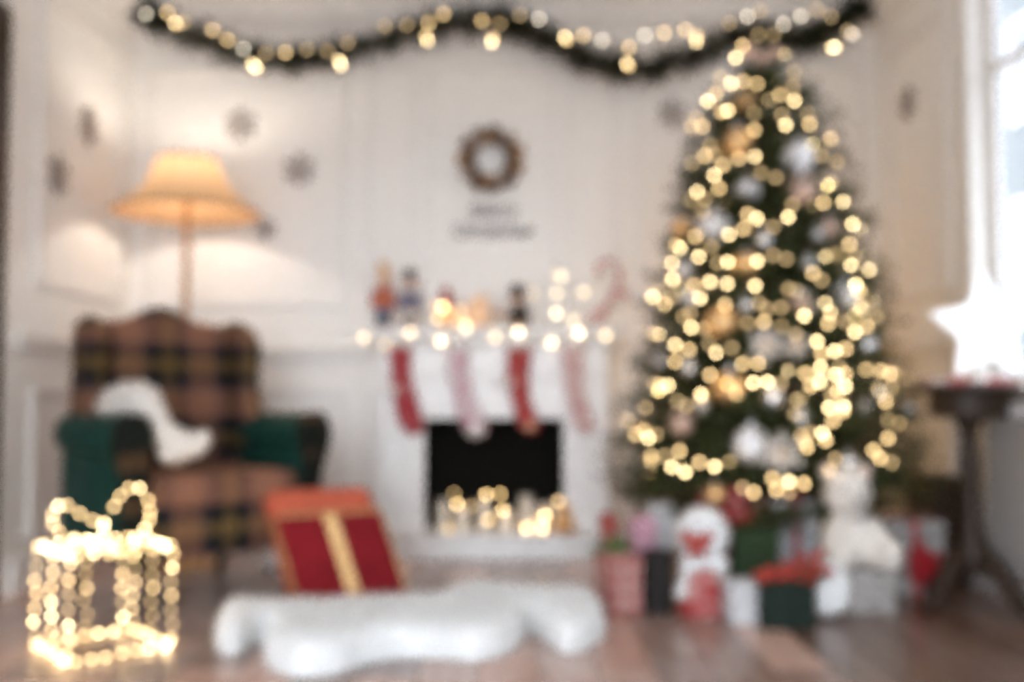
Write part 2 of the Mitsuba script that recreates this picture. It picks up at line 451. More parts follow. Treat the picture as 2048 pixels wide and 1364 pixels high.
def cornice(L):
    pr = Polygon([(0, 0), (0.022, 0), (0.022, 0.025), (0.034, 0.034), (0.05, 0.055), (0.078, 0.075), (0.082, 0.10), (0.105, 0.108), (0.105, 0.14), (0, 0.14)])
    return trimesh.creation.extrude_polygon(pr, L, engine='earcut')


m = cornice(XR - XL)
v = m.vertices
m.vertices = np.stack([XL + v[:, 2], YB - v[:, 0], ZC - 0.14 + v[:, 1]], 1)
m.fix_normals()
struct('trim_1', m, TRIM)
for i, (X, s) in enumerate(((XL, 1), (XR, -1))):
    m = cornice(YB - YF)
    v = m.vertices
    m.vertices = np.stack([X + s * v[:, 0], YF + v[:, 2], ZC - 0.14 + v[:, 1]], 1)
    m.fix_normals()
    struct(f'trim_{i + 2}', m, TRIM)

# the dark-framed door at the left edge of the view
dk = struct('door_1', box(XL - 0.005, XL + 0.012, 2.80, 3.66, 0.0, 2.1), DARKWOOD)
put('door_casing', cat_(box(XL, XL + 0.012, 3.66, 3.715, 0, 2.22), box(XL, XL + 0.03, 2.70, 2.80, 0, 2.22), box(XL, XL + 0.03, 2.80, 3.66, 2.1, 2.22)), DARKWOOD, dk, smooth=False)
put('door_handle', tube(curve([(XL + 0.012, 2.90, 1.0), (XL + 0.06, 2.90, 1.0), (XL + 0.065, 2.95, 1.0), (XL + 0.065, 3.02, 1.0)], 16), 0.009), SILVER, dk)

# the window on the right
for wname, WY0, WY1 in (('window_1', WY0, WY1), ('window_2', WA0, WA1)):
    wn = key_for(wname)
    places.add(wn)
    labels[wn] = {'kind': 'structure'}
    put('window_casing', cat_(box(XR - 0.035, XR + 0.06, WY1 - 0.02, WY1 + 0.08, WZ0, WZ1 + 0.09), box(XR - 0.035, XR + 0.06, WY0 - 0.10, WY0 + 0.02, WZ0, WZ1 + 0.09), box(XR - 0.035, XR + 0.06, WY0, WY1, WZ1, WZ1 + 0.09)), WHITEWOOD, wn, smooth=False)
    put('window_sill', box(XR - 0.08, XR + 0.07, WY0 - 0.12, WY1 + 0.08, WZ0 - 0.035, WZ0 + 0.003), WHITEWOOD, wn, smooth=False)
    sash = []
    for yy, wd in ((WY0 + 0.02, 0.035), ((WY0 + WY1) / 2 - 0.0175, 0.035), (WY1 - 0.085, 0.065)):
        sash.append(box(XR + 0.038, XR + 0.06, yy, yy + wd, WZ0, WZ1))
    for zz in (WZ0, 2.02, WZ1 - 0.04):
        sash.append(box(XR + 0.038, XR + 0.06, WY0 + 0.02, WY1 - 0.02, zz, zz + 0.04))
    put('window_frame', cat_(sash), WHITEWOOD, wn, smooth=False)
    for ya, yb in ((WY0 + 0.055, (WY0 + WY1) / 2 - 0.0175), ((WY0 + WY1) / 2 + 0.0175, WY1 - 0.085)):
        for za, zb in ((WZ0 + 0.04, 2.02), (2.06, WZ1 - 0.04)):
            q = trimesh.Trimesh([[XR + 0.050, ya, za], [XR + 0.050, yb, za], [XR + 0.050, yb, zb], [XR + 0.050, ya, zb]], [[0, 1, 2], [0, 2, 3]], process=False)
            put('pane', q, 'material_pane', wn, smooth=False)

ra = thing('radiator', 'grey panel radiator on the right wall under the window sill', 'radiator')
RADGREY = mat('radiator_grey', (0.30, 0.29, 0.28), 0.45)
put('panel', box(XR - 0.085, XR - 0.045, 2.0, 3.74, 0.13, 0.690, 0.010), RADGREY, ra, smooth=False)
put('back_plate', box(XR - 0.045, XR + 0.001, 2.06, 3.68, 0.16, 0.66, 0.004), RADGREY, ra, smooth=False)
put('grille', cat_([box(XR - 0.086, XR - 0.010, 2.0 + k * 0.0275, 2.0 + k * 0.0275 + 0.014, 0.685, 0.735, 0.002) for k in range(64)]), WHITEWOOD, ra, smooth=False, label='pale ribbed grille')

# the building across the street, seen through the window
bd = thing('building', 'pale grey blue building seen through the window at the right edge', 'building')
put('wall', plain(9.0, 13.0, -14.0, 34.0, -6.0, 15.0), FACADE, bd, smooth=False)
for k in range(21):
    for z in (-4.0, -0.8, 2.4, 5.6, 8.8):
        y = -12.0 + k * 2.2
        f_ = put('window', cat_(box(8.95, 9.02, y, y + 0.10, z, z + 1.8), box(8.95, 9.02, y + 1.0, y + 1.1, z, z + 1.8), box(8.95, 9.02, y, y + 1.1, z, z + 0.1), box(8.95, 9.02, y, y + 1.1, z + 1.7, z + 1.8)), WHITEPAPER, bd, smooth=False)
        put('pane', plain(8.99, 9.005, y + 0.1, y + 1.0, z + 0.1, z + 1.7), FACADEDARK, f_, smooth=False)

# ================================================================== FIREPLACE
FC, FY = (988 - 1024) / 425.0, 4.69           # centre and front plane
MZ = 1.083                                    # top of the mantel shelf
fp = thing('fireplace', 'white decorative fireplace surround with a black firebox, against the back wall', 'fireplace')
BW, OW, OT, OB = 0.54, 0.325, 0.652, 0.13


def fbox(x0, x1, y0, y1, z0, z1, c=0.004):
    return box(FC + x0, FC + x1, y0, y1, z0, z1, c)


put('mantel_shelf', cat_(fbox(-0.605, 0.605, FY - 0.075, YB - 0.03, MZ - 0.035, MZ, 0.006), fbox(-0.585, 0.585, FY - 0.055, YB - 0.03, MZ - 0.06, MZ - 0.035), fbox(-0.565, 0.565, FY - 0.03, YB - 0.03, MZ - 0.085, MZ - 0.06)), WHITEWOOD, fp, smooth=False)
put('frieze', cat_(fbox(-BW, BW, FY, YB - 0.03, OT, MZ - 0.085), fbox(-BW - 0.008, BW + 0.008, FY - 0.012, FY + 0.02, 0.845, 0.87), fbox(-0.34, 0.34, FY - 0.010, FY + 0.01, 0.69, 0.825)), WHITEWOOD, fp, smooth=False)
for s in (-1, 1):
    a, b = (-BW, -OW) if s < 0 else (OW, BW)
    legm = [fbox(a, b, FY, YB - 0.03, OB, OT)]
    w3 = (b - a)
    for k in range(3):
        legm.append(fbox(a + w3 * (0.14 + 0.26 * k), a + w3 * (0.14 + 0.26 * k + 0.16), FY - 0.012, FY + 0.01, OB + 0.10, OT - 0.03))
    legm.append(fbox(a - 0.01, b + 0.01, FY - 0.018, FY + 0.02, OB, OB + 0.08))
    put('pilaster', cat_(legm), WHITEWOOD, fp, smooth=False)
put('plinth', cat_(fbox(-BW - 0.005, BW + 0.005, FY - 0.05, YB - 0.03, 0, OB - 0.02), fbox(-BW - 0.018, BW + 0.018, FY - 0.065, YB - 0.03, OB - 0.02, OB, 0.005)), WHITEWOOD, fp, smooth=False)
put('firebox', cat_(fbox(-OW, OW, YB - 0.055, YB - 0.035, OB, OT), fbox(-OW - 0.001, -OW + 0.008, FY + 0.025, YB - 0.04, OB, OT), fbox(OW - 0.008, OW + 0.001, FY + 0.025, YB - 0.04, OB, OT), fbox(-OW, OW, FY + 0.025, YB - 0.04, OT - 0.008, OT + 0.001)), BLACK, fp, smooth=False)

# candles in the firebox
cands = [(886, 1000, 0.030, 4.77, 'leftmost pillar candle standing in the firebox'), (925, 1012, 0.036, 4.73, 'wide pillar candle second from the left in the firebox'),
         (968, 995, 0.031, 4.80, 'tall pillar candle left of the middle of the firebox'), (1012, 1018, 0.038, 4.735, 'short wide pillar candle in the middle of the firebox'),
         (1052, 990, 0.032, 4.80, 'tallest pillar candle right of the middle of the firebox'), (1084, 1008, 0.030, 4.74, 'second pillar candle from the right in the firebox'),
         (1112, 1000, 0.025, 4.80, 'slim pillar candle at the right side of the firebox')]
for px, py, r, Y, lab in cands:
    p = at(px, py, Y)
    c = thing('pillar_candle', 'cream ' + lab, 'candle', 'cream candles in the firebox')
    h = p[2] - OB
    put('wax', mv(lathe([(r * 0.97, 0), (r, 0.004), (r, h - 0.006), (r * 0.93, h), (r * 0.75, h - 0.002), (r * 0.5, h - 0.008), (0.002, h - 0.01)], 24), p[0], Y, OB), CREAMWAX, c)
    put('wick', mv(lathe([(0.0015, 0), (0.0013, 0.018)], 6), p[0], Y, OB + h - 0.011), BLACKPAINT, c)
# hearth light string
hs = thing('light_string', 'warm fairy light string draped over the candles in the firebox', 'string lights')
pts = []
for px, py, lv in [(897, 1058, 'd'), (915, 1008, 'b'), (908, 987, 'd'), (943, 1012, 'd'), (972, 989, 'b'), (1000, 988, 'm'), (1006, 1021, 'b'), (976, 1040, 'm'), (1053, 1056, 'b'), (1085, 1056, 'b'), (1091, 1031, 'b'), (1070, 1045, 'd'), (1117, 1003, 'm'), (1124, 1026, 'd')]:
    p = at(px, py, 4.695 if py > 1040 else 4.70)
    bulb(hs, p, lv, 1.0, 0.002, tint=(1, 0.66, 0.28))
    pts.append(p + [0, 0.006, -0.004])
put('cable', tube(curve(pts, 120), 0.0016, 5), GOLDWIRE, hs)
# small golden cone tree on the plinth
p = at(1130, 1082, 4.64)
g = thing('cone_tree', 'small golden brown cone tree on the right end of the fireplace plinth', 'ornament')
gx, gy = p[0], 4.66
put('cone', mv(lathe([(0.045, 0.02), (0.050, 0.028), (0.036, 0.058), (0.040, 0.062), (0.026, 0.092), (0.029, 0.096), (0.012, 0.128), (0.001, 0.145)], 20), gx, gy, OB), COPPER, g)
put('base', mv(lathe([(0.060, 0), (0.062, 0.006), (0.060, 0.020), (0.02, 0.022)], 24), gx, gy, OB), PINEWOOD, g)

# ------------------------------------------------------------------ stockings
def sock(outline, Y, m, cuff_z, toe, name_label, patch=None, toe_m=None, cuff_m=CUFF):
    P = np.array([[at(a, b, Y)[0], at(a, b, Y)[2]] for a, b in outline])
    poly = Polygon(closed_curve(P, 90)).buffer(0)
    s = thing('stocking', name_label, 'stocking', 'Christmas stockings hanging from the mantel shelf')
    put('leg', mv(upright(puff(poly, 0.05, 0.024, 0.012)), 0, Y, 0), m, s, smooth=50)
    x0, x1 = P[:, 0][P[:, 1] > P[:, 1].max() - 0.03].min(), P[:, 0][P[:, 1] > P[:, 1].max() - 0.03].max()
    zt = P[:, 1].max()
    put('cuff', rbox(x0 - 0.014, x1 + 0.014, Y - 0.033, Y + 0.030, zt - 0.012, zt + 0.060, 0.014, 8), cuff_m, s)
    xa = (x0 + x1) / 2
    put('loop', tube([(xa, Y, zt + 0.05), (xa + 0.006, Y, zt + 0.072), (xa, Y + 0.003, MZ - 0.07), (xa - 0.006, Y, zt + 0.072), (xa - 0.001, Y, zt + 0.05)], 0.0025, 5), CUFF, s)
    if toe:
        c = at(toe[0], toe[1], Y)
        put('toe_patch', trimesh.Trimesh(trimesh.creation.icosphere(3, 1).vertices * [toe[2], 0.030, toe[3]] + [c[0], Y, c[2]], trimesh.creation.icosphere(3, 1).faces, process=False), toe_m or CUFF, s, smooth=True, label='pale rounded toe')
    if patch:
        c = at(patch[0], patch[1], Y - 0.03)
        bow = [(c + [-0.002, 0, 0], 0.010, c + [-0.032, 0.004, 0.014], 0.016), (c + [0.002, 0, 0], 0.010, c + [0.030, 0.004, 0.012], 0.015), (c, 0.011, c + [0.001, 0, 0.001], 0.011)]
        put('bow', blob(bow, 0.008, 6), CUFF, s, smooth=True, label='white fluffy bow')


SY = FY - 0.045
sock([(781, 692), (818, 692), (821, 745), (833, 800), (847, 846), (842, 864), (822, 869), (803, 854), (790, 815), (783, 750)], SY, SOCKRED, 0, None, 'deep red speckled stocking with a white cuff, leftmost under the mantel', patch=(788, 782))
sock([(897, 694), (934, 694), (937, 745), (948, 790), (968, 835), (974, 862), (956, 875), (930, 862), (912, 815), (900, 755)], SY, SOCKPINK, 0, (951, 858, 0.052, 0.042), 'white and pink flecked stocking with a white toe, second from the left')
sock([(1020, 694), (1060, 694), (1058, 745), (1060, 790), (1072, 832), (1077, 856), (1060, 866), (1038, 850), (1024, 805), (1014, 750)], SY, SOCKRED2, 0, (1060, 852, 0.032, 0.028), 'red stocking with a white side bow and beige toe, third from the left', patch=(1013, 772), toe_m=PEACH)
sock([(1128, 692), (1165, 692), (1164, 745), (1170, 795), (1184, 838), (1188, 858), (1168, 868), (1150, 850), (1138, 805), (1127, 750)], SY, SOCKPALE, 0, None, 'faded pale pink speckled stocking, rightmost under the mantel')

# mantel light string along the shelf edge
ms = thing('light_string', 'warm fairy light string sagging along the front edge of the mantel shelf', 'string lights')
pts = []
for px, py, lv in [(727, 675, 'm'), (770, 690, 'd'), (820, 665, 'm'), (881, 683, 'b'), (933, 655, 'm'), (990, 675, 'm'), (1037, 663, 'b'), (1103, 686, 'b'), (1158, 666, 'b'), (1212, 672, 'm')]:
    p = at(px, py, FY - 0.085)
    bulb(ms, p, lv, 1.0, 0.004, tint=(1, 0.72, 0.40))
    pts.append(p + [0, 0.006, -0.002])
put('cable', tube(curve(pts, 90), 0.0018, 5), GOLDWIRE, ms)


# ------------------------------------------------------------------ mantel figures
def nutcracker(px, label, coat, trousers, hat, hair, H=0.305, Y=4.74):
    p = at(px, 650, Y)
    X, k = p[0], H / 0.30
    s = thing('nutcracker', label, 'nutcracker', None)
    def L(prof, dx=0, dz=0, n=18, dy=0):
        return mv(lathe([(r * k, z * k) for r, z in prof], n), X + dx * k, Y + dy * k, MZ + dz * k)
    put('base', box(X - 0.036 * k, X + 0.036 * k, Y - 0.03 * k, Y + 0.03 * k, MZ, MZ + 0.018 * k), DARKWOOD, s, smooth=False)
    for sx in (-1, 1):
        lg = put('leg', L([(0.014, 0.015), (0.016, 0.03), (0.013, 0.06), (0.015, 0.105)], 0.017 * sx), trousers, s)
        put('boot', mv(rbox(-0.016 * k, 0.016 * k, -0.03 * k, 0.014 * k, 0.0, 0.028 * k, 0.009 * k, 8), X + 0.017 * k * sx, Y, MZ + 0.017 * k), BLACKPAINT, lg)
        put('arm', cone_tube((X + 0.036 * k * sx, Y, MZ + 0.172 * k), (X + 0.047 * k * sx, Y - 0.006, MZ + 0.095 * k), 0.013 * k, 0.011 * k), coat, s)
    put('coat', L([(0.040, 0.092), (0.042, 0.10), (0.031, 0.125), (0.034, 0.165), (0.036, 0.178), (0.020, 0.186), (0.014, 0.19)]), coat, s)
    put('belt', L([(0.033, 0.120), (0.0345, 0.122), (0.0345, 0.132), (0.033, 0.134)]), GOLDRIB, s)
    put('head', L([(0.014, 0.186), (0.023, 0.195), (0.025, 0.212), (0.024, 0.232), (0.02, 0.24)]), SKIN, s)
    put('beard', mv(rbox(-0.016 * k, 0.016 * k, -0.028 * k, -0.012 * k, 0.184 * k, 0.206 * k, 0.006 * k, 8), X, Y, MZ), hair, s)
    for sx in (-1, 1):
        put('eye', sphere(X + 0.009 * sx * k, Y - 0.0225 * k, MZ + 0.222 * k, 0.0035 * k, 1), EYES, s, smooth=True)
    put('hat', L([(0.026, 0.234), (0.027, 0.238), (0.025, 0.244), (0.026, 0.285), (0.028, 0.296), (0.02, 0.30)]), hat, s)


nutcracker(766, 'nutcracker figure in a red coat at the left end of the mantel', REDPAINT, BLUEPAINT, TANPAINT, TANPAINT, 0.315)
nutcracker(819, 'nutcracker figure in a blue coat with a black hat, beside the red one', BLUEPAINT, CREAMWAX, BLACKPAINT, CREAMWAX, 0.285)

# gnome with red hat
p = at(892, 650, 4.73)
g = thing('gnome', 'small gnome with a pointed red hat behind the fairy lights on the mantel', 'figurine')
put('body', mv(lathe([(0.030, 0), (0.042, 0.012), (0.043, 0.04), (0.032, 0.075), (0.02, 0.09)], 20), p[0], 4.73, MZ), TANPAINT, g)
put('beard', blob([((p[0], 4.69, MZ + 0.088), 0.022, (p[0], 4.685, MZ + 0.03), 0.008)], 0.008, 6), PEACH, g, smooth=True)
put('nose', sphere(p[0], 4.672, MZ + 0.095, 0.010, 2), SKIN, g, smooth=True)
put('hat', mv(lathe([(0.040, 0.082), (0.043, 0.09), (0.036, 0.115), (0.024, 0.155), (0.011, 0.19), (0.002, 0.21)], 22), p[0], 4.73, MZ), REDSATIN, g)
# peach house
p = at(957, 650, 4.76)
g = thing('house_ornament', 'small peach coloured house ornament right of the red gnome on the mantel', 'ornament')
X = p[0]
put('wall', box(X - 0.055, X + 0.055, 4.72, 4.81, MZ, MZ + 0.09), PEACH, g, smooth=False)
put('roof', trimesh.Trimesh(np.array([[X - 0.068, 4.705, MZ + 0.085], [X + 0.068, 4.705, MZ + 0.085], [X, 4.705, MZ + 0.165], [X - 0.068, 4.825, MZ + 0.085], [X + 0.068, 4.825, MZ + 0.085], [X, 4.825, MZ + 0.165]]), [[0, 1, 2], [3, 5, 4], [0, 3, 4], [0, 4, 1], [1, 4, 5], [1, 5, 2], [2, 5, 3], [2, 3, 0]], process=False), PEACH, g, smooth=False)
put('door', box(X - 0.014, X + 0.014, 4.715, 4.722, MZ, MZ + 0.045, 0.001), TANPAINT, g, smooth=False)
for s in (-1, 1):
    put('window', box(X + 0.034 * s - 0.010, X + 0.034 * s + 0.010, 4.716, 4.722, MZ + 0.045, MZ + 0.068, 0.001), CREAMWAX, g, smooth=False)
put('chimney', box(X + 0.025, X + 0.043, 4.76, 4.78, MZ + 0.10, MZ + 0.165, 0.002), PEACH, g, smooth=False)
# mantel candle-light cluster
cs = thing('light_string', 'small bunch of glowing fairy lights in front of the red gnome on the mantel', 'string lights')
pts = []
for px, py, lv in [(870, 612, 'd'), (875, 637, 'm'), (888, 615, 'b'), (884, 612, 'b'), (905, 630, 'd'), (919, 618, 'd'), (921, 627, 'd'), (914, 645, 'd'), (930, 648, 'm'), (934, 655, 'd')]:
    p = at(px, py, 4.64)
    bulb(cs, p, lv, 1.0, 0.003, tint=(1, 0.60, 0.24))
    pts.append(p + [0, 0.006, -0.003])
pts.append(np.array([pts[-1][0] + 0.02, 4.66, MZ + 0.003]))
put('cable', tube(curve(pts, 90), 0.0016, 5), GOLDWIRE, cs)
# snowman
p = at(1003, 650, 4.76)
X = p[0]
g = thing('snowman_figurine', 'small cream snowman figurine beside the black hatted doll on the mantel', 'figurine')
put('body', blob([((X, 4.76, MZ + 0.034), 0.036, (X, 4.76, MZ + 0.036), 0.036), ((X, 4.76, MZ + 0.085), 0.026, (X, 4.76, MZ + 0.088), 0.026)], 0.01, 6), CREAMWAX, g, smooth=True)
put('nose', cone_tube((X, 4.735, MZ + 0.09), (X - 0.004, 4.712, MZ + 0.088), 0.005, 0.001, 6), PEACH, g)
put('scarf', mv(lathe([(0.020, 0.060), (0.029, 0.064), (0.029, 0.072), (0.020, 0.075)], 18), X, 4.76, MZ), REDPAINT, g)
# dark doll
p = at(1036, 650, 4.72)
X = p[0]
g = thing('dark_doll', 'small doll with a black hat and a black coat in the middle of the mantel', 'doll')
put('body', blob([((X + 0.012, 4.72, MZ + 0.036), 0.038, (X + 0.003, 4.72, MZ + 0.095), 0.026), ((X, 4.72, MZ + 0.10), 0.022, (X - 0.035, 4.70, MZ + 0.045), 0.012), ((X + 0.006, 4.72, MZ + 0.10), 0.022, (X + 0.048, 4.70, MZ + 0.05), 0.013)], 0.01, 6), BLACKPAINT, g, smooth=True)
put('head', blob([((X - 0.006, 4.715, MZ + 0.135), 0.026, (X - 0.006, 4.715, MZ + 0.142), 0.025)], 0.008, 4), SKIN, g, smooth=True)
put('hat', mv(lathe([(0.048, 0.150), (0.050, 0.156), (0.034, 0.160), (0.033, 0.195), (0.028, 0.204)], 22), X - 0.004, 4.72, MZ), BLACKPAINT, g)
for sx in (-1, 1):
    put('eye', sphere(X - 0.006 + 0.009 * sx, 4.690, MZ + 0.141, 0.003, 1), EYES, g, smooth=True)
put('leg', cone_tube((X - 0.004, 4.70, MZ + 0.025), (X - 0.035, 4.665, MZ + 0.010), 0.013, 0.010), TANPAINT, g)
put('leg', cone_tube((X + 0.024, 4.70, MZ + 0.025), (X + 0.026, 4.665, MZ + 0.010), 0.013, 0.010), TANPAINT, g)


def star_poly(R, r, n=5, rot=PI / 2):
    return [((R if i % 2 == 0 else r) * math.cos(rot + i * PI / n), (R if i % 2 == 0 else r) * math.sin(rot + i * PI / n)) for i in range(2 * n)]


# star of lights on the mantel
p = at(1114, 597, 4.74)
SX, SZ = p[0], p[2]
g = thing('light_star', 'white star ornament with fairy lights at its points, right of the black doll', 'star light')
R = SZ - MZ
R = R / math.cos(PI / 5)
out = [(SX + a, 4.74, SZ + b) for a, b in star_poly(R, R * 0.42)]
rim = [np.array(out[i]) * (1 - t) + np.array(out[(i + 1) % 10]) * t for i in range(10) for t in (0, 0.5)]
put('frame', tube(rim + rim[:2], 0.005, 6), WHITEWOOD, g)
put('spoke', cat_([cone_tube((SX, 4.74, SZ), o, 0.003, 0.003, 6) for o in out[::2]]), WHITEWOOD, g)
for px, py, lv in [(1114, 550, 'd'), (1124, 553, 'm'), (1113, 587, 'm'), (1067, 588, 'd'), (1168, 585, 'm'), (1113, 627, 'b'), (1147, 642, 'm')]:
    bulb(g, at(px, py, 4.730), lv, 0.8, 0.003, tint=(1, 0.76, 0.45))

# candy canes
CANE = mat('candy_stripe', proc(lambda p, n, uv: mix((0.72, 0.62, 0.60), (0.42, 0.04, 0.06), smoothstep(0.40, 0.60, 0.5 + 0.5 * dr.sin((p.x * 0.9 + p.z * 0.9 + p.y * 0.6) * 150)))), 0.5)
b0, b1 = at(1194, 650, 4.72), at(1236, 566, 4.72)
b0[2] = MZ + 0.012
hc = at(1217, 545, 4.72)
arc = [hc + [0.050 * math.cos(t), 0, 0.056 * math.sin(t)] for t in np.linspace(0.0, PI * 1.12, 9)]
put('candy_cane', tube(curve([b0, b0 * 0.5 + b1 * 0.5, b1] + arc, 60), 0.0125, 10), CANE, label='large red and white candy cane with its hook up, at the mantel right end', cat='candy cane')
b0, b1 = at(1166, 648, 4.69), at(1240, 585, 4.70)
b0[2] = MZ + 0.013
put('candy_cane', tube(curve([b0, b0 * 0.6 + b1 * 0.4, b1, b1 + [0.025, 0, -0.006], b1 + [0.032, 0, -0.035]], 50), 0.010, 10), CANE, label='smaller pinkish candy cane leaning low across the upright candy cane', cat='candy cane')

# ================================================================== WREATH AND LETTERING
wc = at(981, 318, YB - 0.05)
wt = thing('wreath', 'round pine cone wreath hanging on the wall above the mantel', 'wreath')
RC = 0.122
tor = trimesh.creation.torus(RC, 0.027, major_sections=40, minor_sections=10)
tor = upright(tor)
tor.apply_translation([wc[0], YB - 0.028, wc[2]])
put('ring', tor, BARK, wt, smooth=True)
CONE1 = mat('pine_cone', proc(lambda p, n, uv: mix((0.055, 0.028, 0.018), (0.24, 0.135, 0.085), noise(p.x * 70, p.y * 70, p.z * 70))), 0.8)
CONE2 = mat('gilded_pine_cone', (0.46, 0.28, 0.13), 0.5, 0.5)
CONE3 = mat('frosted_pine_cone', (0.50, 0.42, 0.37), 0.8)


def pinecone(h, r):
    out = []
    rows = 7
    for i in range(rows):
        t = (i + 0.5) / rows
        rr = r * math.sin(PI * (0.18 + 0.80 * t) ** 0.9)
        n = 7
        for j in range(n):
            a = (j + 0.5 * (i % 2)) * 2 * PI / n
            d = np.array([math.cos(a), math.sin(a), 0])
            s = np.array([-math.sin(a), math.cos(a), 0])
            z = h * (t - 0.5)
            w = rr * 0.42
            b, tip = d * rr * 0.35 + [0, 0, z], d * rr + [0, 0, z + h * 0.05]
            v = np.array([b - s * w * 0.5, b + s * w * 0.5, tip - s * w * 0.6, tip + s * w * 0.6, tip * 1.0 + [0, 0, h * 0.06], b + [0, 0, h * 0.08]])
            out.append(trimesh.Trimesh(v, [[0, 2, 3], [0, 3, 1], [2, 4, 3], [0, 5, 4], [0, 4, 2], [1, 3, 4], [1, 4, 5]], process=False))
    out.append(trimesh.Trimesh(trimesh.creation.icosphere(1, 1).vertices * [r * 0.5, r * 0.5, h * 0.5], trimesh.creation.icosphere(1, 1).faces, process=False))
    return cat_(out)


PC = pinecone(0.062, 0.029)
for i in range(22):
    a = i * 2 * PI / 22
    rr = RC + (0.022 if i % 2 else -0.018)
    m = mv(PC, rx=PI / 2 + random.uniform(-0.5, 0.5), ry=random.uniform(0, 6), rz=random.uniform(-0.6, 0.6))
    m.apply_translation([wc[0] + rr * math.cos(a), YB - 0.058, wc[2] + rr * math.sin(a)])
    put('pine_cone', m, (CONE1, CONE2, CONE1, CONE3, CONE1)[i % 5], wt, smooth=False)
sg = thing('lettering', 'dark script lettering on the wall under the wreath, reading Merry Christmas', 'sign')


def word(txt, x0, x1, y, h, sl=0.28):
    m = meshkit.text_mesh(txt, h, 0.010, False)
    m.vertices[:, 0] += sl * m.vertices[:, 1]
    b = m.bounds
    a, c = at(x0, y, YB)[0], at(x1, y, YB)[0]
    m.vertices[:, 0] = a + (m.vertices[:, 0] - b[0, 0]) / (b[1, 0] - b[0, 0]) * (c - a)
    v = m.vertices
    m.vertices = np.stack([v[:, 0], YB - 0.001 - v[:, 2], at(x0, y, YB)[2] + v[:, 1]], 1)
    m.fix_normals()
    return m


put('word', word('Merry', 940, 1038, 434, 0.066), SIGNGREY, sg, smooth=False)
put('word', word('Christmas', 906, 1066, 474, 0.066), SIGNGREY, sg, smooth=False)


# ================================================================== SNOWFLAKES
def snowflake(R):
    polys = []
    for k in range(6):
        a = k * PI / 3 + PI / 2
        d, s = np.array([math.cos(a), math.sin(a)]), np.array([-math.sin(a), math.cos(a)])
        w = R * 0.075
        polys.append(Polygon([-s * w, s * w, d * R * 0.94 + s * w, d * R, d * R * 0.94 - s * w]))
        for t, l in ((0.42, 0.30), (0.68, 0.26)):
            for sg_ in (-1, 1):
                e = d * math.cos(PI / 3.4) + sg_ * s * math.sin(PI / 3.4)
                n_ = np.array([-e[1], e[0]])
                b = d * R * t
                polys.append(Polygon([b - n_ * w * 0.8, b + n_ * w * 0.8, b + e * R * l + n_ * w * 0.6, b + e * R * l - n_ * w * 0.6]))
    u = shapely.union_all(polys + [shapely.Point(0, 0).buffer(R * 0.2)])
    return trimesh.creation.extrude_polygon(u, 0.010, engine='earcut')


for px, py, w_, R, lab in [(482, 250, 'b', 0.088, 'grey wooden snowflake on the back wall above and right of the lamp'), (598, 340, 'b', 0.088, 'grey wooden snowflake on the back wall left of the wreath'),
                           (532, 458, 'b', 0.055, 'small wooden snowflake on the back wall just under the lamp shade rim'), (1345, 228, 'b', 0.085, 'wooden snowflake on the back wall half hidden by the upper left of the tree'),
                           (165, 250, 'l', 0.095, 'higher wooden snowflake on the left wall, nearer the corner'), (104, 350, 'l', 0.095, 'lower wooden snowflake on the left wall, near the door'),
                           (1828, 205, 'r', 0.085, 'wooden snowflake on the right wall between tree and window')]:
    m = snowflake(R)
    v = m.vertices.copy()
    if w_ == 'b':
        c = at(px, py, YB)
        m.vertices = np.stack([c[0] + v[:, 0], YB - 0.0005 - v[:, 2], c[2] + v[:, 1]], 1)
    else:
        X = XL if w_ == 'l' else XR
        Y = X / ((px - 1024) / FPX) * 1.0
        c = at(px, py, Y)
        sgn = 1 if w_ == 'l' else -1
        m.vertices = np.stack([X + sgn * (0.0005 + v[:, 2]), c[1] + v[:, 0], c[2] + v[:, 1]], 1)
    m.fix_normals()
    put('snowflake', m, GREYWOOD, smooth=False, label=lab, cat='snowflake', group='wooden snowflakes on the walls')


# ================================================================== NEEDLES
def needles(p, q, n, length, width, r, droop=0.0):
    """Needles around a twig p-q, as triangles (3n vertices)."""
    d = q - p
    L = np.linalg.norm(d)
    d = d / L
    t = r.uniform(0, 1.02, n)
    base = p + np.outer(t, d * L)
    a = np.cross(d, [0.31, 0.2, 0.93])
    a /= np.linalg.norm(a)
    b = np.cross(d, a)
    ph = r.uniform(0, 2 * PI, n)
    rad = np.cos(ph)[:, None] * a + np.sin(ph)[:, None] * b
    dirn = d * 0.75 + rad * 0.9 - np.array([0, 0, droop])
    dirn /= np.linalg.norm(dirn, axis=1, keepdims=True)
    s = np.cross(dirn, rad + 0.3 * r.normal(0, 1, (n, 3)))
    s /= np.linalg.norm(s, axis=1, keepdims=True) + 1e-9
    l = length * r.uniform(0.7, 1.15, (n, 1))
    return np.stack([base - s * width, base + s * width, base + dirn * l], 1).reshape(-1, 3)


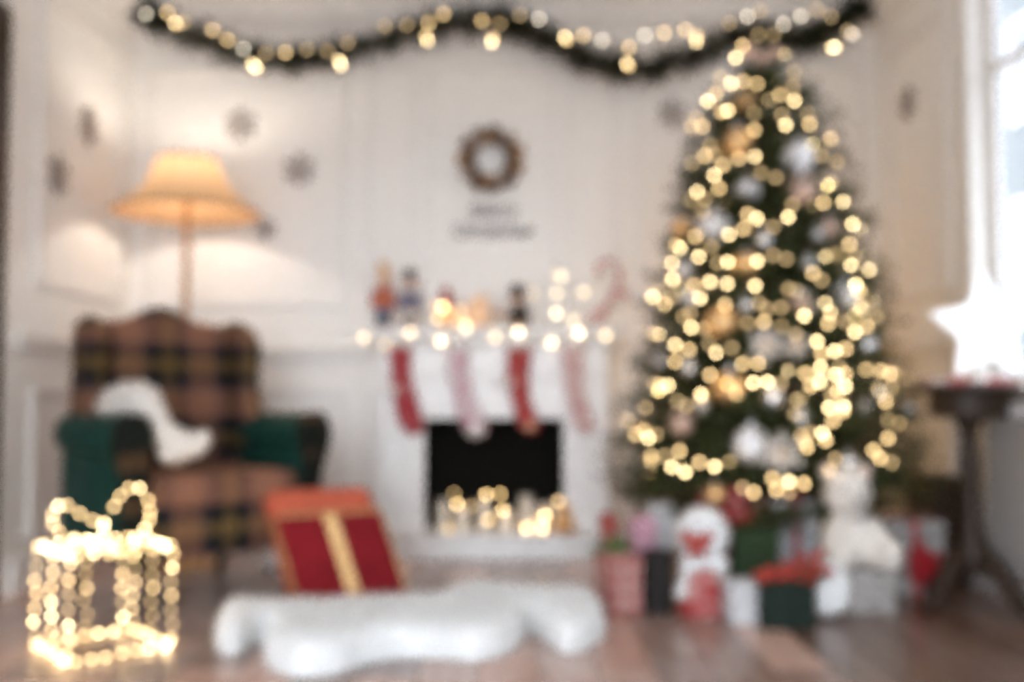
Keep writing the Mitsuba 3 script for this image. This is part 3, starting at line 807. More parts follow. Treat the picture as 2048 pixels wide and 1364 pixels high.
# garland
GY = YB - 0.13
gpx = [(238, -14), (285, 22), (340, 55), (430, 86), (520, 112), (600, 117), (680, 106), (760, 84), (850, 55), (930, 42), (1000, 42), (1060, 62), (1130, 98), (1200, 126), (1270, 137), (1340, 126), (1420, 96), (1500, 70), (1570, 76), (1640, 70), (1700, 34), (1736, -6)]
gl = curve([at(a, b, GY) for a, b in gpx], 260)
ga = thing('garland', 'dark green fir garland swagged along the top of the back wall', 'garland')
put('stem', tube(gl, 0.008, 6), BARK, ga)
r = np.random.default_rng(3)
vs = []
for i in range(1500):
    p = gl[r.integers(2, len(gl) - 2)] + r.normal(0, 0.006, 3)
    d = r.normal(0, 1, 3)
    d[1] *= 0.75
    d /= np.linalg.norm(d)
    q = p + d * r.uniform(0.04, 0.105)
    q[1] = min(q[1], YB - 0.04)
    q[2] = min(q[2], ZC - 0.02)
    vs.append(needles(p, q, 34, 0.034, 0.0021, r))
v = np.vstack(vs)
v[:, 1] = np.minimum(v[:, 1], YB - 0.003)
v[:, 2] = np.minimum(v[:, 2], ZC - 0.003)
put('needles', trimesh.Trimesh(v, np.arange(len(v)).reshape(-1, 3), process=False), NEEDLE_DARK, ga, smooth=False, kind='stuff')
gs = thing('light_string', 'warm fairy light string woven through the fir garland at the top', 'string lights')
pts = []
for px, py, lv in [(292, 28, 'w'), (335, 25, 'm'), (350, 46, 'b'), (353, 48, 'm'), (367, 45, 'd'), (425, 60, 'm'), (455, 80, 'm'), (487, 98, 'w'), (505, 128, 'b'), (513, 136, 'b'), (510, 133, 'm'), (532, 107, 'd'), (571, 105, 'm'), (614, 99, 'd'), (655, 102, 'd'),
                   (678, 121, 'b'), (682, 131, 'b'), (695, 86, 'd'), (770, 52, 'd'), (814, 50, 'd'), (852, 72, 'm'), (857, 46, 'm'), (855, 82, 'b'), (887, 28, 'm'), (964, 42, 'm'), (985, 76, 'm'), (984, 85, 'b'), (1000, 47, 'd'), (1040, 30, 'd'), (1078, 38, 'w'), (1129, 74, 'b'), (1133, 80, 'm'), (1167, 71, 'm'),
                   (1204, 81, 'w'), (1258, 95, 'm'), (1254, 127, 'b'), (1257, 132, 'm'), (1290, 71, 'w'), (1328, 66, 'm'), (1371, 60, 'm'), (1393, 73, 'm'), (1393, 84, 'b'), (1458, 46, 'd'), (1495, 33, 'w'), (1520, 22, 'd'), (1517, 70, 'd'), (1547, 70, 'd'), (1567, 48, 'w'), (1602, 33, 'w'),
                   (1634, 20, 'd'), (1662, 33, 'd'), (1696, 62, 'd'), (1705, 68, 'w'), (1671, 94, 'b'), (1664, 95, 'b')]:
    p = at(px, py, YB - 0.225)
    bulb(gs, p, lv, 1.0, 0.002)
    pts.append(p + [0, 0.008, 0.004])
put('cable', tube(curve(pts, 260), 0.0016, 5), WIRE, gs)

# ================================================================== CHRISTMAS TREE
TX, TY = 1.067, 4.2
PROF = np.array([(0.22, 0.50), (0.30, 0.61), (0.41, 0.655), (0.596, 0.615), (0.807, 0.56), (1.0, 0.50), (1.29, 0.435), (1.545, 0.365), (1.80, 0.30), (2.01, 0.20), (2.16, 0.07), (2.25, 0.008)])


def tr(z):
    return 0.94 * np.interp(z, PROF[:, 0], PROF[:, 1])


def on_tree(px, py, k=0.97):
    """The point of the tree's outer surface that faces the viewer there; beyond the outline, the nearest point beside it."""
    best = None
    for Y in np.arange(TY - 0.70, TY + 0.02, 0.004):
        p = at(px, py, Y)
        if math.hypot(p[0] - TX, p[1] - TY) <= tr(p[2]) * k:
            return p
    return at(px, py, TY - 0.10)


tree = thing('christmas_tree', 'tall decorated green Christmas tree in the right corner of the room', 'tree')
put('trunk', mv(lathe([(0.045, 0.06), (0.040, 0.3), (0.028, 1.2), (0.008, 2.16), (0.002, 2.22)], 12), TX, TY, 0), BARK, tree)
put('stand', mv(lathe([(0.20, 0), (0.205, 0.02), (0.19, 0.05), (0.07, 0.08), (0.055, 0.14), (0.045, 0.141)], 24), TX, TY, 0), POTGREY, tree)
r = np.random.default_rng(11)
vs, twigs = [], []
zs = 0.26
while zs < 2.17:
    R = float(tr(zs))
    nb = max(5, int(6 + R * 26))
    for j in range(nb):
        a = r.uniform(0, 2 * PI)
        z0 = zs + r.uniform(0.0, 0.06) + 0.10 * R
        Rb = float(tr(zs)) * r.uniform(0.84, 1.03)
        p0 = np.array([TX, TY, min(z0, 2.2)])
        d = np.array([math.cos(a), math.sin(a), 0])
        p1 = np.array([TX, TY, zs]) + d * Rb
        mid = (p0 + p1) / 2 + [0, 0, -0.03]
        c = curve([p0, mid, p1 + [0, 0, 0.02]], 8)
        twigs.append((c, R))
        nt = 3 + int(R * 10)
        for k in range(nt):
            t = 1 - (k / nt) * 0.72
            b = c[min(7, int(t * 7))]
            e = d * r.uniform(0.4, 1.0) + np.array([-d[1], d[0], 0]) * r.uniform(-0.9, 0.9) + [0, 0, r.uniform(-0.25, 0.45)]
            e /= np.linalg.norm(e)
            q = b + e * r.uniform(0.06, 0.13) * (0.55 + R)
            q[0] = min(q[0], XR - 0.02); q[1] = min(q[1], YB - 0.04)
            vs.append(needles(b, q, 42, 0.036, 0.0021, r))
        vs.append(needles(c[3], c[7], 60, 0.038, 0.0021, r))
    zs += 0.048
for k in range(6):
    vs.append(needles(np.array([TX, TY, 2.12]), np.array([TX, TY, 2.25]) + r.normal(0, 0.03, 3), 50, 0.035, 0.0022, r))
v = np.vstack(vs)
v[:, 0] = np.minimum(v[:, 0], XR - 0.004)
put('needles', trimesh.Trimesh(v, np.arange(len(v)).reshape(-1, 3), process=False), NEEDLE, tree, smooth=False, kind='stuff')
put('branches', cat_([tube(c, np.linspace(0.007, 0.002, len(c)), 4) for c, R in twigs]), BARK, tree, smooth=False, kind='stuff')
n_needles = len(v) // 3

# tree lights: (crop x, crop y, level) in two crops of the photograph
K = 2048 / 798.0
up = [(605, 235, 'm'), (568, 297, 'b'), (818, 282, 'b'), (868, 370, 'd'), (490, 395, 'd'), (545, 430, 'b'), (607, 418, 'm'), (677, 432, 'm'), (763, 402, 'b'), (862, 445, 'd'), (467, 480, 'm'), (425, 520, 'b'), (795, 487, 'm'), (740, 515, 'd'), (870, 517, 'b'), (497, 575, 'm'), (527, 568, 'b'), (663, 582, 'd'), (805, 590, 'd'), (937, 585, 'd'), (365, 605, 'd'), (340, 652, 'm'), (397, 650, 'm'), (825, 642, 'b'), (948, 637, 'm'), (663, 668, 'm'), (615, 695, 'a'), (570, 750, 'a'), (1055, 712, 'm'), (437, 745, 'd'), (410, 800, 'm'), (457, 795, 'd'), (345, 840, 'd'), (585, 812, 'm'), (667, 805, 'b'), (503, 847, 'm'), (1008, 798, 'd'), (1088, 832, 'd'), (457, 900, 'b'), (697, 888, 'd'), (775, 912, 'd'), (370, 985, 'b'), (483, 967, 'm'), (340, 1030, 'd'), (410, 1020, 'd'), (505, 1037, 'd'), (1060, 940, 'd'), (400, 1085, 'd'), (860, 1050, 'd'), (1018, 1040, 'm'), (965, 1060, 'd'), (1120, 1035, 'b'), (630, 1100, 'm'), (677, 1122, 'b'), (838, 1115, 'b'), (760, 1165, 'd'), (610, 1175, 'm'), (533, 1205, 'b'), (363, 1215, 'm'), (1168, 1150, 'b'), (1210, 1172, 'b')]
lo = [(260, 105, 'm'), (285, 118, 'b'), (445, 112, 'd'), (378, 162, 'b'), (240, 195, 'b'), (475, 195, 'd'), (528, 190, 'b'), (680, 185, 'b'), (760, 155, 'd'), (828, 175, 'd'), (1028, 160, 'b'), (1087, 152, 'm'), (1152, 100, 'm'), (1180, 160, 'd'), (1250, 150, 'b'), (1160, 205, 'b'), (1253, 232, 'b'), (243, 278, 'b'), (965, 247, 'm'), (1010, 285, 'd'), (352, 310, 'm'), (435, 292, 'b'), (525, 302, 'b'), (668, 312, 'b'), (840, 328, 'd'), (880, 335, 'd'), (1185, 305, 'b'), (1205, 340, 'm'), (143, 370, 'b'), (172, 340, 'd'), (203, 405, 'm'), (240, 372, 'd'), (385, 377, 'b'), (513, 410, 'm'), (687, 400, 'd'), (730, 430, 'd'), (802, 423, 'd'), (1027, 402, 'b'), (1055, 452, 'b'), (1272, 390, 'b'), (1208, 422, 'b'), (1216, 432, 'b'), (1290, 470, 'd'), (920, 467, 'b'), (1132, 497, 'd'), (1043, 505, 'm'), (712, 498, 'm'), (803, 518, 'd'), (630, 505, 'd'), (300, 470, 'd'), (335, 455, 'd'), (340, 527, 'b'), (408, 532, 'd'), (148, 560, 'm'), (178, 560, 'b'), (878, 562, 'd'), (985, 597, 'b'), (1180, 550, 'b'), (1240, 522, 'm'), (433, 610, 'd'), (467, 655, 'b'), (257, 615, 'b'), (327, 640, 'm'), (548, 630, 'd'), (1010, 660, 'm'), (1077, 648, 'b'), (1133, 635, 'm'), (257, 700, 'm'), (603, 713, 'm'), (683, 710, 'm'), (437, 770, 'm'), (837, 748, 'b'), (1002, 732, 'b'), (925, 762, 'm'), (1080, 770, 'b'), (1100, 730, 'd'), (1130, 765, 'm'), (1237, 740, 'm'), (1312, 750, 'm'), (1360, 763, 'm'), (1390, 765, 'd'), (1452, 778, 'd'), (180, 822, 'm'), (222, 823, 'b'), (150, 815, 'd'), (520, 815, 'a'), (658, 810, 'b'), (732, 805, 'b'), (800, 815, 'd'), (955, 825, 'm'), (1000, 805, 'b'), (1130, 830, 'b'), (1090, 850, 'm'), (390, 868, 'b'), (392, 880, 'm'), (572, 870, 'm'), (268, 905, 'd'), (317, 928, 'd'), (883, 898, 'd'), (1300, 845, 'd'), (1370, 835, 'd'), (1338, 907, 'm'), (1047, 938, 'b'), (1122, 930, 'b'), (1120, 955, 'm'), (1060, 875, 'd'), (1068, 1005, 'm'), (870, 970, 'd'), (15, 1005, 'd'), (105, 938, 'd'), (1012, 1068, 'b'), (1030, 1105, 'm'), (905, 1080, 'd'), (950, 1065, 'd'), (935, 1140, 'm'), (920, 1110, 'd'), (1350, 1003, 'd'), (1410, 1018, 'd'), (1350, 1095, 'm'), (55, 1075, 'm'), (98, 1055, 'm'), (120, 1095, 'b'), (160, 1075, 'd'), (1275, 1157, 'm'), (1310, 1197, 'm'), (1370, 1220, 'd'), (280, 1160, 'm'), (135, 1185, 'm'), (137, 1210, 'm'), (205, 1185, 'd'), (382, 1218, 'm'), (240, 1243, 'b'), (310, 1270, 'b'), (460, 1240, 'b'), (533, 1218, 'm'), (1080, 1200, 'd'), (1050, 1260, 'd')]
tl = [(1250 + a / K, b / K, l) for a, b, l in up] + [(1250 + a / K, 450 + b / K, l) for a, b, l in lo] + [(1545, 957, 'm'), (1578, 963, 'b'), (1608, 967, 'm'), (1553, 980, 'm'), (1507, 985, 'm'), (1578, 985, 'd'), (1485, 975, 'd')]
ts = thing('light_string', 'long warm fairy light string wound around the Christmas tree', 'string lights')
P3 = []
for px, py, lv in tl:
    p = on_tree(px, py, 1.05)
    bulb(ts, p, lv, 1.0, 0.0016)
    P3.append(p)
rb_ = np.random.default_rng(31)
for k in range(84):  # unseen bulbs added behind the tree, extra bright to warm the right wall
    z = 0.40 + 1.65 * (1 - math.sqrt(rb_.uniform(0, 1))) if k % 3 else rb_.uniform(0.4, 2.0)
    a = rb_.uniform(0.03 * PI, 0.82 * PI)
    q = np.array([TX + float(tr(z)) * 0.93 * math.cos(a), TY + float(tr(z)) * 0.93 * math.sin(a), z])
    if q[0] < XR - 0.03 and q[1] < YB - 0.05:
        bulb(ts, q, 'b', 3.2, 0.005, tint=(1.0, 0.57, 0.22))
        P3.append(q)
P3 = np.array(P3)
# the cable: level by level from the top, left to right and back
rows = np.floor((2.3 - P3[:, 2]) / 0.13).astype(int)
order = []
for k in range(rows.max() + 1):
    idx = np.nonzero(rows == k)[0]
    idx = idx[np.argsort(np.arctan2(P3[idx, 1] - TY, P3[idx, 0] - TX))]
    order += list(idx if k % 2 == 0 else idx[::-1])
cab = []
for i, j in zip(order[:-1], order[1:]):
    a, b = P3[i], P3[j]
    for t in (0, 0.33, 0.66):
        q = a * (1 - t) + b * t
        if t:
            dv = q[:2] - [TX, TY]
            q[:2] = [TX, TY] + dv / max(np.linalg.norm(dv), 1e-6) * max(float(tr(q[2])) * 1.0, np.linalg.norm(dv))
            q[2] -= 0.006
        cab.append(q + [0, 0.007, 0])
put('cable', tube(np.array(cab), 0.0016, 4), WIRE, ts)

# ------------------------------------------------------------------ baubles
BALL = trimesh.creation.icosphere(3, 1.0)
CAP = lathe([(0.012, 0), (0.012, 0.010), (0.008, 0.013)], 12)


def bauble(px, py, rpx, m, label, group, k=0.93):
    c = on_tree(px, py, k)
    rr = rpx / FPX * c[1]
    b = thing('bauble', label, 'bauble', group)
    put('ball', trimesh.Trimesh(BALL.vertices * rr + c, BALL.faces, process=False), m, b, smooth=True)
    s = rr / 0.045
    put('cap', mv(trimesh.Trimesh(CAP.vertices * s, CAP.faces, process=False), c[0], c[1], c[2] + rr * 0.96), SILVER, b)
    put('hook', tube(curve([c + [0, 0, rr + 0.010 * s], c + [0.004, 0, rr + 0.022 * s], c + [-0.003, 0.012, rr + 0.030 * s], c + [0, 0.03, rr + 0.020 * s]], 12), 0.0012, 5), SILVER, b)


W, S_, G_ = 'large pearl white baubles on the tree', 'silver baubles on the tree', 'copper and blush baubles on the tree'
for px, py, rp, lab in [(1595, 315, 33, 'largest white bauble high on the right of the tree'), (1495, 382, 25, 'white bauble in the upper middle of the tree, below a dark gap'), (1430, 455, 33, 'large white bauble at the upper left of the tree'),
                        (1690, 590, 25, 'white bauble at the middle right of the tree'), (1503, 890, 38, 'big white bauble low in the middle of the tree above the gifts'), (1380, 595, 18, 'white bauble at the middle left of the tree'),
                        (1370, 540, 15, 'small white bauble on the left edge of the tree, halfway up')]:
    bauble(px, py, rp, PEARL, lab, W)
for px, py, rp, lab in [(1632, 470, 17, 'silver bauble right of centre in the upper half of the tree'), (1527, 482, 18, 'silver bauble right of the large upper left white bauble'), (1617, 530, 19, 'silver bauble beside a light in the middle right of the tree'), (1490, 612, 20, 'silver bauble in the centre of the tree'),
                        (1735, 692, 20, 'silver bauble on the right edge of the tree'), (1380, 737, 19, 'silver bauble at the lower left of the tree'), (1322, 725, 18, 'silver bauble on the left edge of the tree'), (1405, 815, 18, 'silver bauble low on the left of the tree'),
                        (1603, 838, 20, 'bright silver bauble low right of centre on the tree'), (1545, 797, 22, 'silver bauble low in the middle of the tree'), (1697, 925, 19, 'bright silver bauble just above the teddy bear'), (1757, 790, 18, 'silver bauble low on the right edge of the tree'), (1815, 822, 18, 'silver bauble on the tip of the lowest right branches'), (1728, 820, 16, 'silver bauble low on the right side of the tree among lights')]:
    bauble(px, py, rp, SILVER, lab, S_)
for px, py, rp, m, lab in [(1600, 378, 30, BLUSH, 'blush pink bauble just below the largest white bauble'), (1445, 645, 34, COPPER, 'large copper bauble left of centre on the tree'), (1475, 285, 30, COPPER, 'golden copper bauble glowing high on the left of the tree'), (1460, 775, 34, COPPER, 'golden copper bauble low left of centre on the tree'),
                           (1490, 205, 22, COPPER, 'copper bauble near the top of the tree'), (1490, 530, 26, COPPER, 'copper bauble in the upper middle of the tree'), (1362, 455, 20, COPPER, 'copper bauble on the upper left edge of the tree'), (1655, 455, 20, BLUSH, 'blush bauble on the upper right of the tree'),
                           (1362, 845, 26, BLUSH, 'blush bauble low on the left of the tree'), (1600, 612, 24, BLUSH, 'blush bauble right of the silver bauble in the tree centre'), (1430, 990, 22, COPPER, 'copper bauble hanging at the foot of the tree above the red gifts'), (1290, 860, 20, COPPER, 'copper bauble on the lowest left branches of the tree'), (1765, 700, 16, COPPER, 'copper bauble on the right edge of the tree')]:
    bauble(px, py, rp, m, lab, G_)


def flower(px, py, R, m, label):
    c = on_tree(px, py, 1.0)
    f = thing('poinsettia', label, 'flower', 'white poinsettias on the tree')
    for ring, (n, rr, lift) in enumerate(((6, 1.0, 0.0), (5, 0.62, 0.018))):
        for j in range(n):
            a = j * 2 * PI / n + ring * 0.5
            pl = Polygon(closed_curve([(0, 0), (0.22, 0.5), (0, 1.0), (-0.22, 0.5)], 16)).buffer(0)
            t = trimesh.creation.extrude_polygon(pl, 0.03, engine='earcut')
            vv = t.vertices * R * rr
            vv = vv - [0, 0, 0]
            bend = (vv[:, 1] / R) ** 2 * 0.25 * R
            q = np.stack([vv[:, 0] * math.cos(a) - vv[:, 1] * math.sin(a), -(vv[:, 2] + lift + bend), vv[:, 0] * math.sin(a) + vv[:, 1] * math.cos(a)], 1) + c
            t.vertices = q
            t.fix_normals()
            put('petal', t, m, f, smooth=30)
    put('centre', cat_([sphere(c[0] + 0.008 * math.cos(k * 2.1), c[1] - 0.026, c[2] + 0.008 * math.sin(k * 2.1), 0.007, 1) for k in range(4)]), GOLDRIB, f, smooth=True)


flower(1562, 905, 0.085, PETAL, 'white poinsettia right of the big low white bauble')
flower(1530, 690, 0.075, PETAL, 'white poinsettia in the middle of the tree')
flower(1590, 690, 0.055, PETAL, 'smaller white poinsettia right of the middle one')
flower(1610, 605, 0.050, PETAL, 'small white poinsettia above the middle of the tree')
# tree topper: a blush bow
c = at(1524, 118, TY - 0.05)
tp = thing('tree_topper', 'copper blush ribbon bow at the top of the Christmas tree', 'bow')
put('ribbon_loop', blob([(c, 0.014, c + [-0.055, -0.01, 0.025], 0.030), ], 0.01, 6), BLUSH, tp, smooth=True)
put('ribbon_loop', blob([(c, 0.014, c + [0.055, -0.01, 0.022], 0.030), ], 0.01, 6), BLUSH, tp, smooth=True)
put('knot', blob([(c + [0, -0.01, -0.006], 0.018, c + [0, -0.01, 0.006], 0.018)], 0.008, 4), BLUSH, tp, smooth=True)
put('ribbon_tail', tube(curve([c, c + [-0.02, -0.02, -0.05], c + [-0.035, -0.05, -0.12]], 14), np.linspace(0.012, 0.008, 14), 6), BLUSH, tp)
put('ribbon_tail', tube(curve([c, c + [0.02, -0.02, -0.05], c + [0.03, -0.05, -0.11]], 14), np.linspace(0.012, 0.008, 14), 6), BLUSH, tp)


# ================================================================== GIFTS UNDER THE TREE
def gift(px0, px1, top, Y, depth, m, label, rz=0.0, ribbon=None, bow=False, z0=0.0, group=None, cat='gift box'):
    a, b = at(px0, top, Y), at(px1, top, Y)
    cx, w, h = (a[0] + b[0]) / 2, b[0] - a[0], a[2] - z0
    w = w / (abs(math.cos(rz)) + abs(math.sin(rz)) * 0.6)
    g = thing('gift_box', label, cat, group)
    cy = Y + depth / 2
    def loc(mesh):
        return mv(mesh, cx, cy, z0, rz=rz)
    hl = max(h * 0.22, 0.018)
    put('box', loc(box(-w / 2 + 0.003, w / 2 - 0.003, -depth / 2 + 0.003, depth / 2 - 0.003, 0, h - hl + 0.002, 0.003)), m, g, smooth=False)
    put('lid', loc(box(-w / 2, w / 2, -depth / 2, depth / 2, h - hl, h, 0.004)), m, g, smooth=False)
    if ribbon:
        rw = 0.014
        put('ribbon', loc(cat_(box(-rw, rw, -depth / 2 - 0.002, depth / 2 + 0.002, 0.001, h + 0.002, 0.001), box(-w / 2 - 0.002, w / 2 + 0.002, -rw, rw, 0.001, h + 0.002, 0.001))), ribbon, g, smooth=False)
    if bow:
        bb = put('bow', loc(blob([((0, 0, h + 0.010), 0.011, (0, 0, h + 0.012), 0.011), ((0, 0, h + 0.01), 0.009, (-0.04, 0, h + 0.026), 0.017), ((0, 0, h + 0.01), 0.009, (0.04, 0, h + 0.026), 0.017), ((0, 0, h + 0.008), 0.008, (0.03, -0.03, h + 0.008), 0.008), ((0, 0, h + 0.008), 0.008, (-0.03, -0.03, h + 0.008), 0.008)], 0.008, 5)), ribbon, g, smooth=True)
    return g, np.array([cx, cy, z0 + h]), w


# left end
p = ground(1240, 1212)
gb, top_, _ = gift(1200, 1282, 1118, 3.50, 0.14, REDCHECK, 'small red and white checked gift box at the left end of the gifts', 0.35, None, False)
# mini potted tree with candy-striped parcels
c = at(1236, 1110, 3.72)
mp = thing('potted_plant', 'small bright green potted plant behind the checked gift box', 'plant')
put('pot', mv(lathe([(0.045, 0), (0.050, 0.01), (0.060, 0.10), (0.064, 0.115), (0.056, 0.116), (0.02, 0.11)], 22), c[0], 3.72, 0), POTGREY, mp)
r = np.random.default_rng(21)
lv = []
for k in range(60):
    a, e = r.uniform(0, 2 * PI), r.uniform(0.5, 1.5)
    d = np.array([math.cos(a) * math.cos(e), math.sin(a) * math.cos(e), math.sin(e)])
    b = np.array([c[0], 3.72, 0.11])
    L = r.uniform(0.09, 0.17)
    s = np.cross(d, [0, 0, 1.0])
    s /= np.linalg.norm(s)
    u = np.cross(s, d)
    lv.append(trimesh.Trimesh(np.array([b, b + d * L * 0.55 + s * 0.017, b + d * L, b + d * L * 0.55 - s * 0.017, b + d * L * 0.55 + u * 0.006]), [[0, 1, 4], [1, 2, 4], [2, 3, 4], [3, 0, 4], [0, 2, 1], [0, 3, 2]], process=False))
put('leaves', cat_(lv), LEAFGREEN, mp, smooth=False, kind='stuff')
gift(1262, 1312, 1036, 3.66, 0.09, PINKSTRIPE, 'tall narrow pink striped gift box left of the white headed doll', 0.25)
gift(1205, 1232, 1032, 3.88, 0.10, REDDOT, 'narrow red dotted gift box behind the green potted plant', 0.1)
c = at(1316, 1080, 3.56)
bk = thing('bucket', 'dark grey metal bucket standing left of the white headed doll', 'bucket')
put('body', mv(lathe([(0.048, 0), (0.050, 0.004), (0.058, 0.20), (0.062, 0.205), (0.062, 0.212), (0.055, 0.212), (0.047, 0.012), (0.01, 0.010)], 26), c[0], 3.56, 0), POTGREY, bk)
put('handle', tube(curve([(c[0] - 0.060, 3.56, 0.200), (c[0] - 0.03, 3.53, 0.155), (c[0] + 0.03, 3.53, 0.155), (c[0] + 0.060, 3.56, 0.200)], 20), 0.003, 6), SILVER, bk)
c = at(1322, 1030, 3.86)
gift(1300, 1348, 1010, 3.82, 0.11, WHITEPAPER, 'tall white gift box behind the dark bucket', 0.0)

# white doll with a red bow
DY = 3.55
dd = thing('plush_doll', 'white round headed plush doll with a red bow in a red patterned skirt', 'doll')
c = at(1404, 1072, DY)
X = c[0]
zb = at(1404, 1145, DY)[2]
put('skirt', mv(lathe([(0.085, 0.0), (0.092, 0.012), (0.086, 0.06), (0.074, 0.12), (0.055, zb + 0.03), (0.03, zb + 0.045)], 28), X, DY, 0), REDDOT, dd)
put('collar', blob([((X - 0.055, DY - 0.025, zb + 0.03), 0.034, (X + 0.055, DY - 0.025, zb + 0.03), 0.034), ((X - 0.05, DY + 0.02, zb + 0.03), 0.034, (X + 0.05, DY + 0.02, zb + 0.03), 0.034), ((X, DY, zb), 0.05, (X, DY, zb + 0.06), 0.05)], 0.012, 8, 0.006, 40, 3), PLUSHWHITE, dd, smooth=True)
put('head', blob([((X, DY, c[2] + 0.006), 0.099, (X, DY, c[2] + 0.010), 0.098)], 0.014, 8, 0.003, 50, 4), PLUSHWHITE, dd, smooth=True)
q = at(1394, 1085, DY - 0.105)
put('bow', blob([(q, 0.014, q + [-0.034, 0.008, 0.016], 0.021), (q, 0.014, q + [0.036, 0.008, 0.014], 0.021), (q, 0.011, q + [-0.020, 0.008, -0.040], 0.013), (q, 0.011, q + [0.024, 0.008, -0.040], 0.013)], 0.008, 6), REDPAINT, dd, smooth=True)
for s in (-1, 1):
    put('eye', sphere(X + 0.03 * s, DY - 0.092, c[2] + 0.042, 0.007, 2), EYES, dd, smooth=True)
    put('arm', blob([((X + 0.055 * s, DY - 0.01, zb + 0.005), 0.022, (X + 0.088 * s, DY - 0.04, zb - 0.07), 0.020)], 0.01, 6), PLUSHWHITE, dd, smooth=True)

gift(1398, 1492, 975, 3.84, 0.16, REDDOT, 'tall red dotted gift box behind the white headed doll', 0.12, REDSATIN, False)
q = at(1474, 1040, 3.80)
put('fabric_bow', blob([(q, 0.015, q + [-0.045, 0, 0.012], 0.024), (q, 0.015, q + [0.045, 0, 0.010], 0.024), (q, 0.012, q + [0.02, 0, -0.04], 0.012), (q, 0.012, q + [-0.02, 0, -0.04], 0.012)], 0.01, 6), REDSATIN, smooth=True, label='bright red fabric bow on the front of the red dotted gift box', cat='bow')
gift(1468, 1566, 1062, 3.66, 0.15, GREENGIFT, 'dark green gift box in the middle of the gifts, right of the white headed doll', -0.1, GREENGIFT, False)
gift(1500, 1546, 1000, 3.86, 0.15, BROWNPAPER, 'tall brown paper gift box between the red dotted and white gift boxes', 0.05)
gift(1546, 1644, 1002, 3.84, 0.16, WHITEPAPER, 'white gift box with a red ribbon left of the teddy bear head', -0.06, REDSATIN, True)
gift(1456, 1526, 1168, 3.36, 0.12, WHITEPAPER, 'small white gift box on the floor at the very front of the gifts', 0.12, None, False)

# green planter with red berries
PY = 3.29
ga_, gb_ = at(1526, 1168, PY), at(1632, 1168, PY)
pl = thing('planter_box', 'dark green planter box heaped with red berries at the front of the gifts', 'planter')
cx, zt = (ga_[0] + gb_[0]) / 2, ga_[2]
put('box', box(ga_[0], gb_[0], PY, PY + 0.13, 0, zt, 0.006), DARKGREEN, pl, smooth=False)
r = np.random.default_rng(8)
nb = 0
for k in range(48):
    xx = r.uniform(ga_[0] - 0.005, gb_[0] + 0.055)
    yy = r.uniform(PY + 0.0, PY + 0.105)
    t = (xx - ga_[0]) / (gb_[0] - ga_[0])
    zz = zt + 0.005 + r.uniform(0, 1) * (0.02 + 0.058 * min(t, 1.2))
    put('berry', sphere(xx, yy, zz, r.uniform(0.011, 0.016), 1), REDPAINT if k % 3 else REDSATIN, pl, smooth=True)
put('moss', blob([((ga_[0] + 0.02, PY + 0.06, zt), 0.03, (gb_[0] - 0.02, PY + 0.06, zt + 0.01), 0.045), ((gb_[0] - 0.02, PY + 0.06, zt + 0.01), 0.045, (gb_[0] + 0.035, PY + 0.08, zt + 0.035), 0.02)], 0.012, 6, 0.006, 60, 2), NEEDLE, pl, smooth=True)
# round white cushion behind it
c = at(1648, 1140, 3.44)
put('round_cushion', mv(puff(shapely.Point(0, 0).buffer(0.100, 24), 0.075, 0.036, 0.016), c[0], 3.455, 0.105, rx=PI / 2 - 0.28, rz=0.15), PLUSHWHITE, smooth=50, label='round white plush cushion propped behind the planter of red berries', cat='cushion')
# bear's box and bear
g, top_, _ = gift(1645, 1800, 1142, 3.53, 0.24, GREYPAPER, 'low grey white patterned gift box under the teddy bear', -0.08)
BZ = top_[2]
BY = 3.62
tb = thing('teddy_bear', 'white teddy bear sitting on the grey patterned gift box', 'teddy bear')
hc = at(1690, 985, BY)
bc = at(1708, 1085, BY)
X = bc[0]
H = np.array([hc[0], BY - 0.02, hc[2]])
B = np.array([X, BY + 0.01, bc[2]])
LB = np.array([X, BY, BZ + 0.082])
bones = [(LB, 0.080, B + [0, 0, 0.05], 0.072), (B + [0, 0, 0.05], 0.070, H - [0, 0, 0.06], 0.055), (H, 0.086, H + [0, 0, 0.008], 0.084), (H + [0, -0.05, -0.022], 0.046, H + [0, -0.085, -0.028], 0.032)]
for s in (-1, 1):
    bones += [(H + [0.062 * s, 0.01, 0.072], 0.030, H + [0.066 * s, 0.01, 0.078], 0.028),
              (B + [0.062 * s, 0, 0.055], 0.040, B + [0.105 * s, -0.07, -0.02], 0.034), (B + [0.105 * s, -0.07, -0.02], 0.034, B + [0.085 * s, -0.115, -0.035], 0.034),
              (LB + [0.05 * s, -0.02, -0.03], 0.050, LB + [0.085 * s, -0.115, -0.042], 0.038), (LB + [0.085 * s, -0.115, -0.036], 0.038, LB + [0.088 * s, -0.128, -0.004], 0.036)]
bm = blob(bones, 0.014, 8, 0.004, 45, 5)
bm.vertices[:, 2] = np.maximum(bm.vertices[:, 2], BZ)
put('body', bm, PLUSH, tb, smooth=True)
put('nose', sphere(H[0], H[1] - 0.117, H[2] - 0.020, 0.013, 2), EYES, tb, smooth=True)
for s in (-1, 1):
    put('eye', sphere(H[0] + 0.032 * s, H[1] - 0.081, H[2] + 0.018, 0.009, 2), EYES, tb, smooth=True)
    put('inner_ear', mv(trimesh.Trimesh(BALL.vertices * [0.017, 0.006, 0.017], BALL.faces, process=False), H[0] + 0.066 * s, H[1] - 0.017, H[2] + 0.080), BLUSH, tb, smooth=True)
put('scarf', mv(lathe([(0.055, 0), (0.066, 0.008), (0.066, 0.022), (0.055, 0.03)], 24), (H[0] + B[0]) / 2, BY - 0.005, H[2] - 0.098), GREYPAPER, tb)

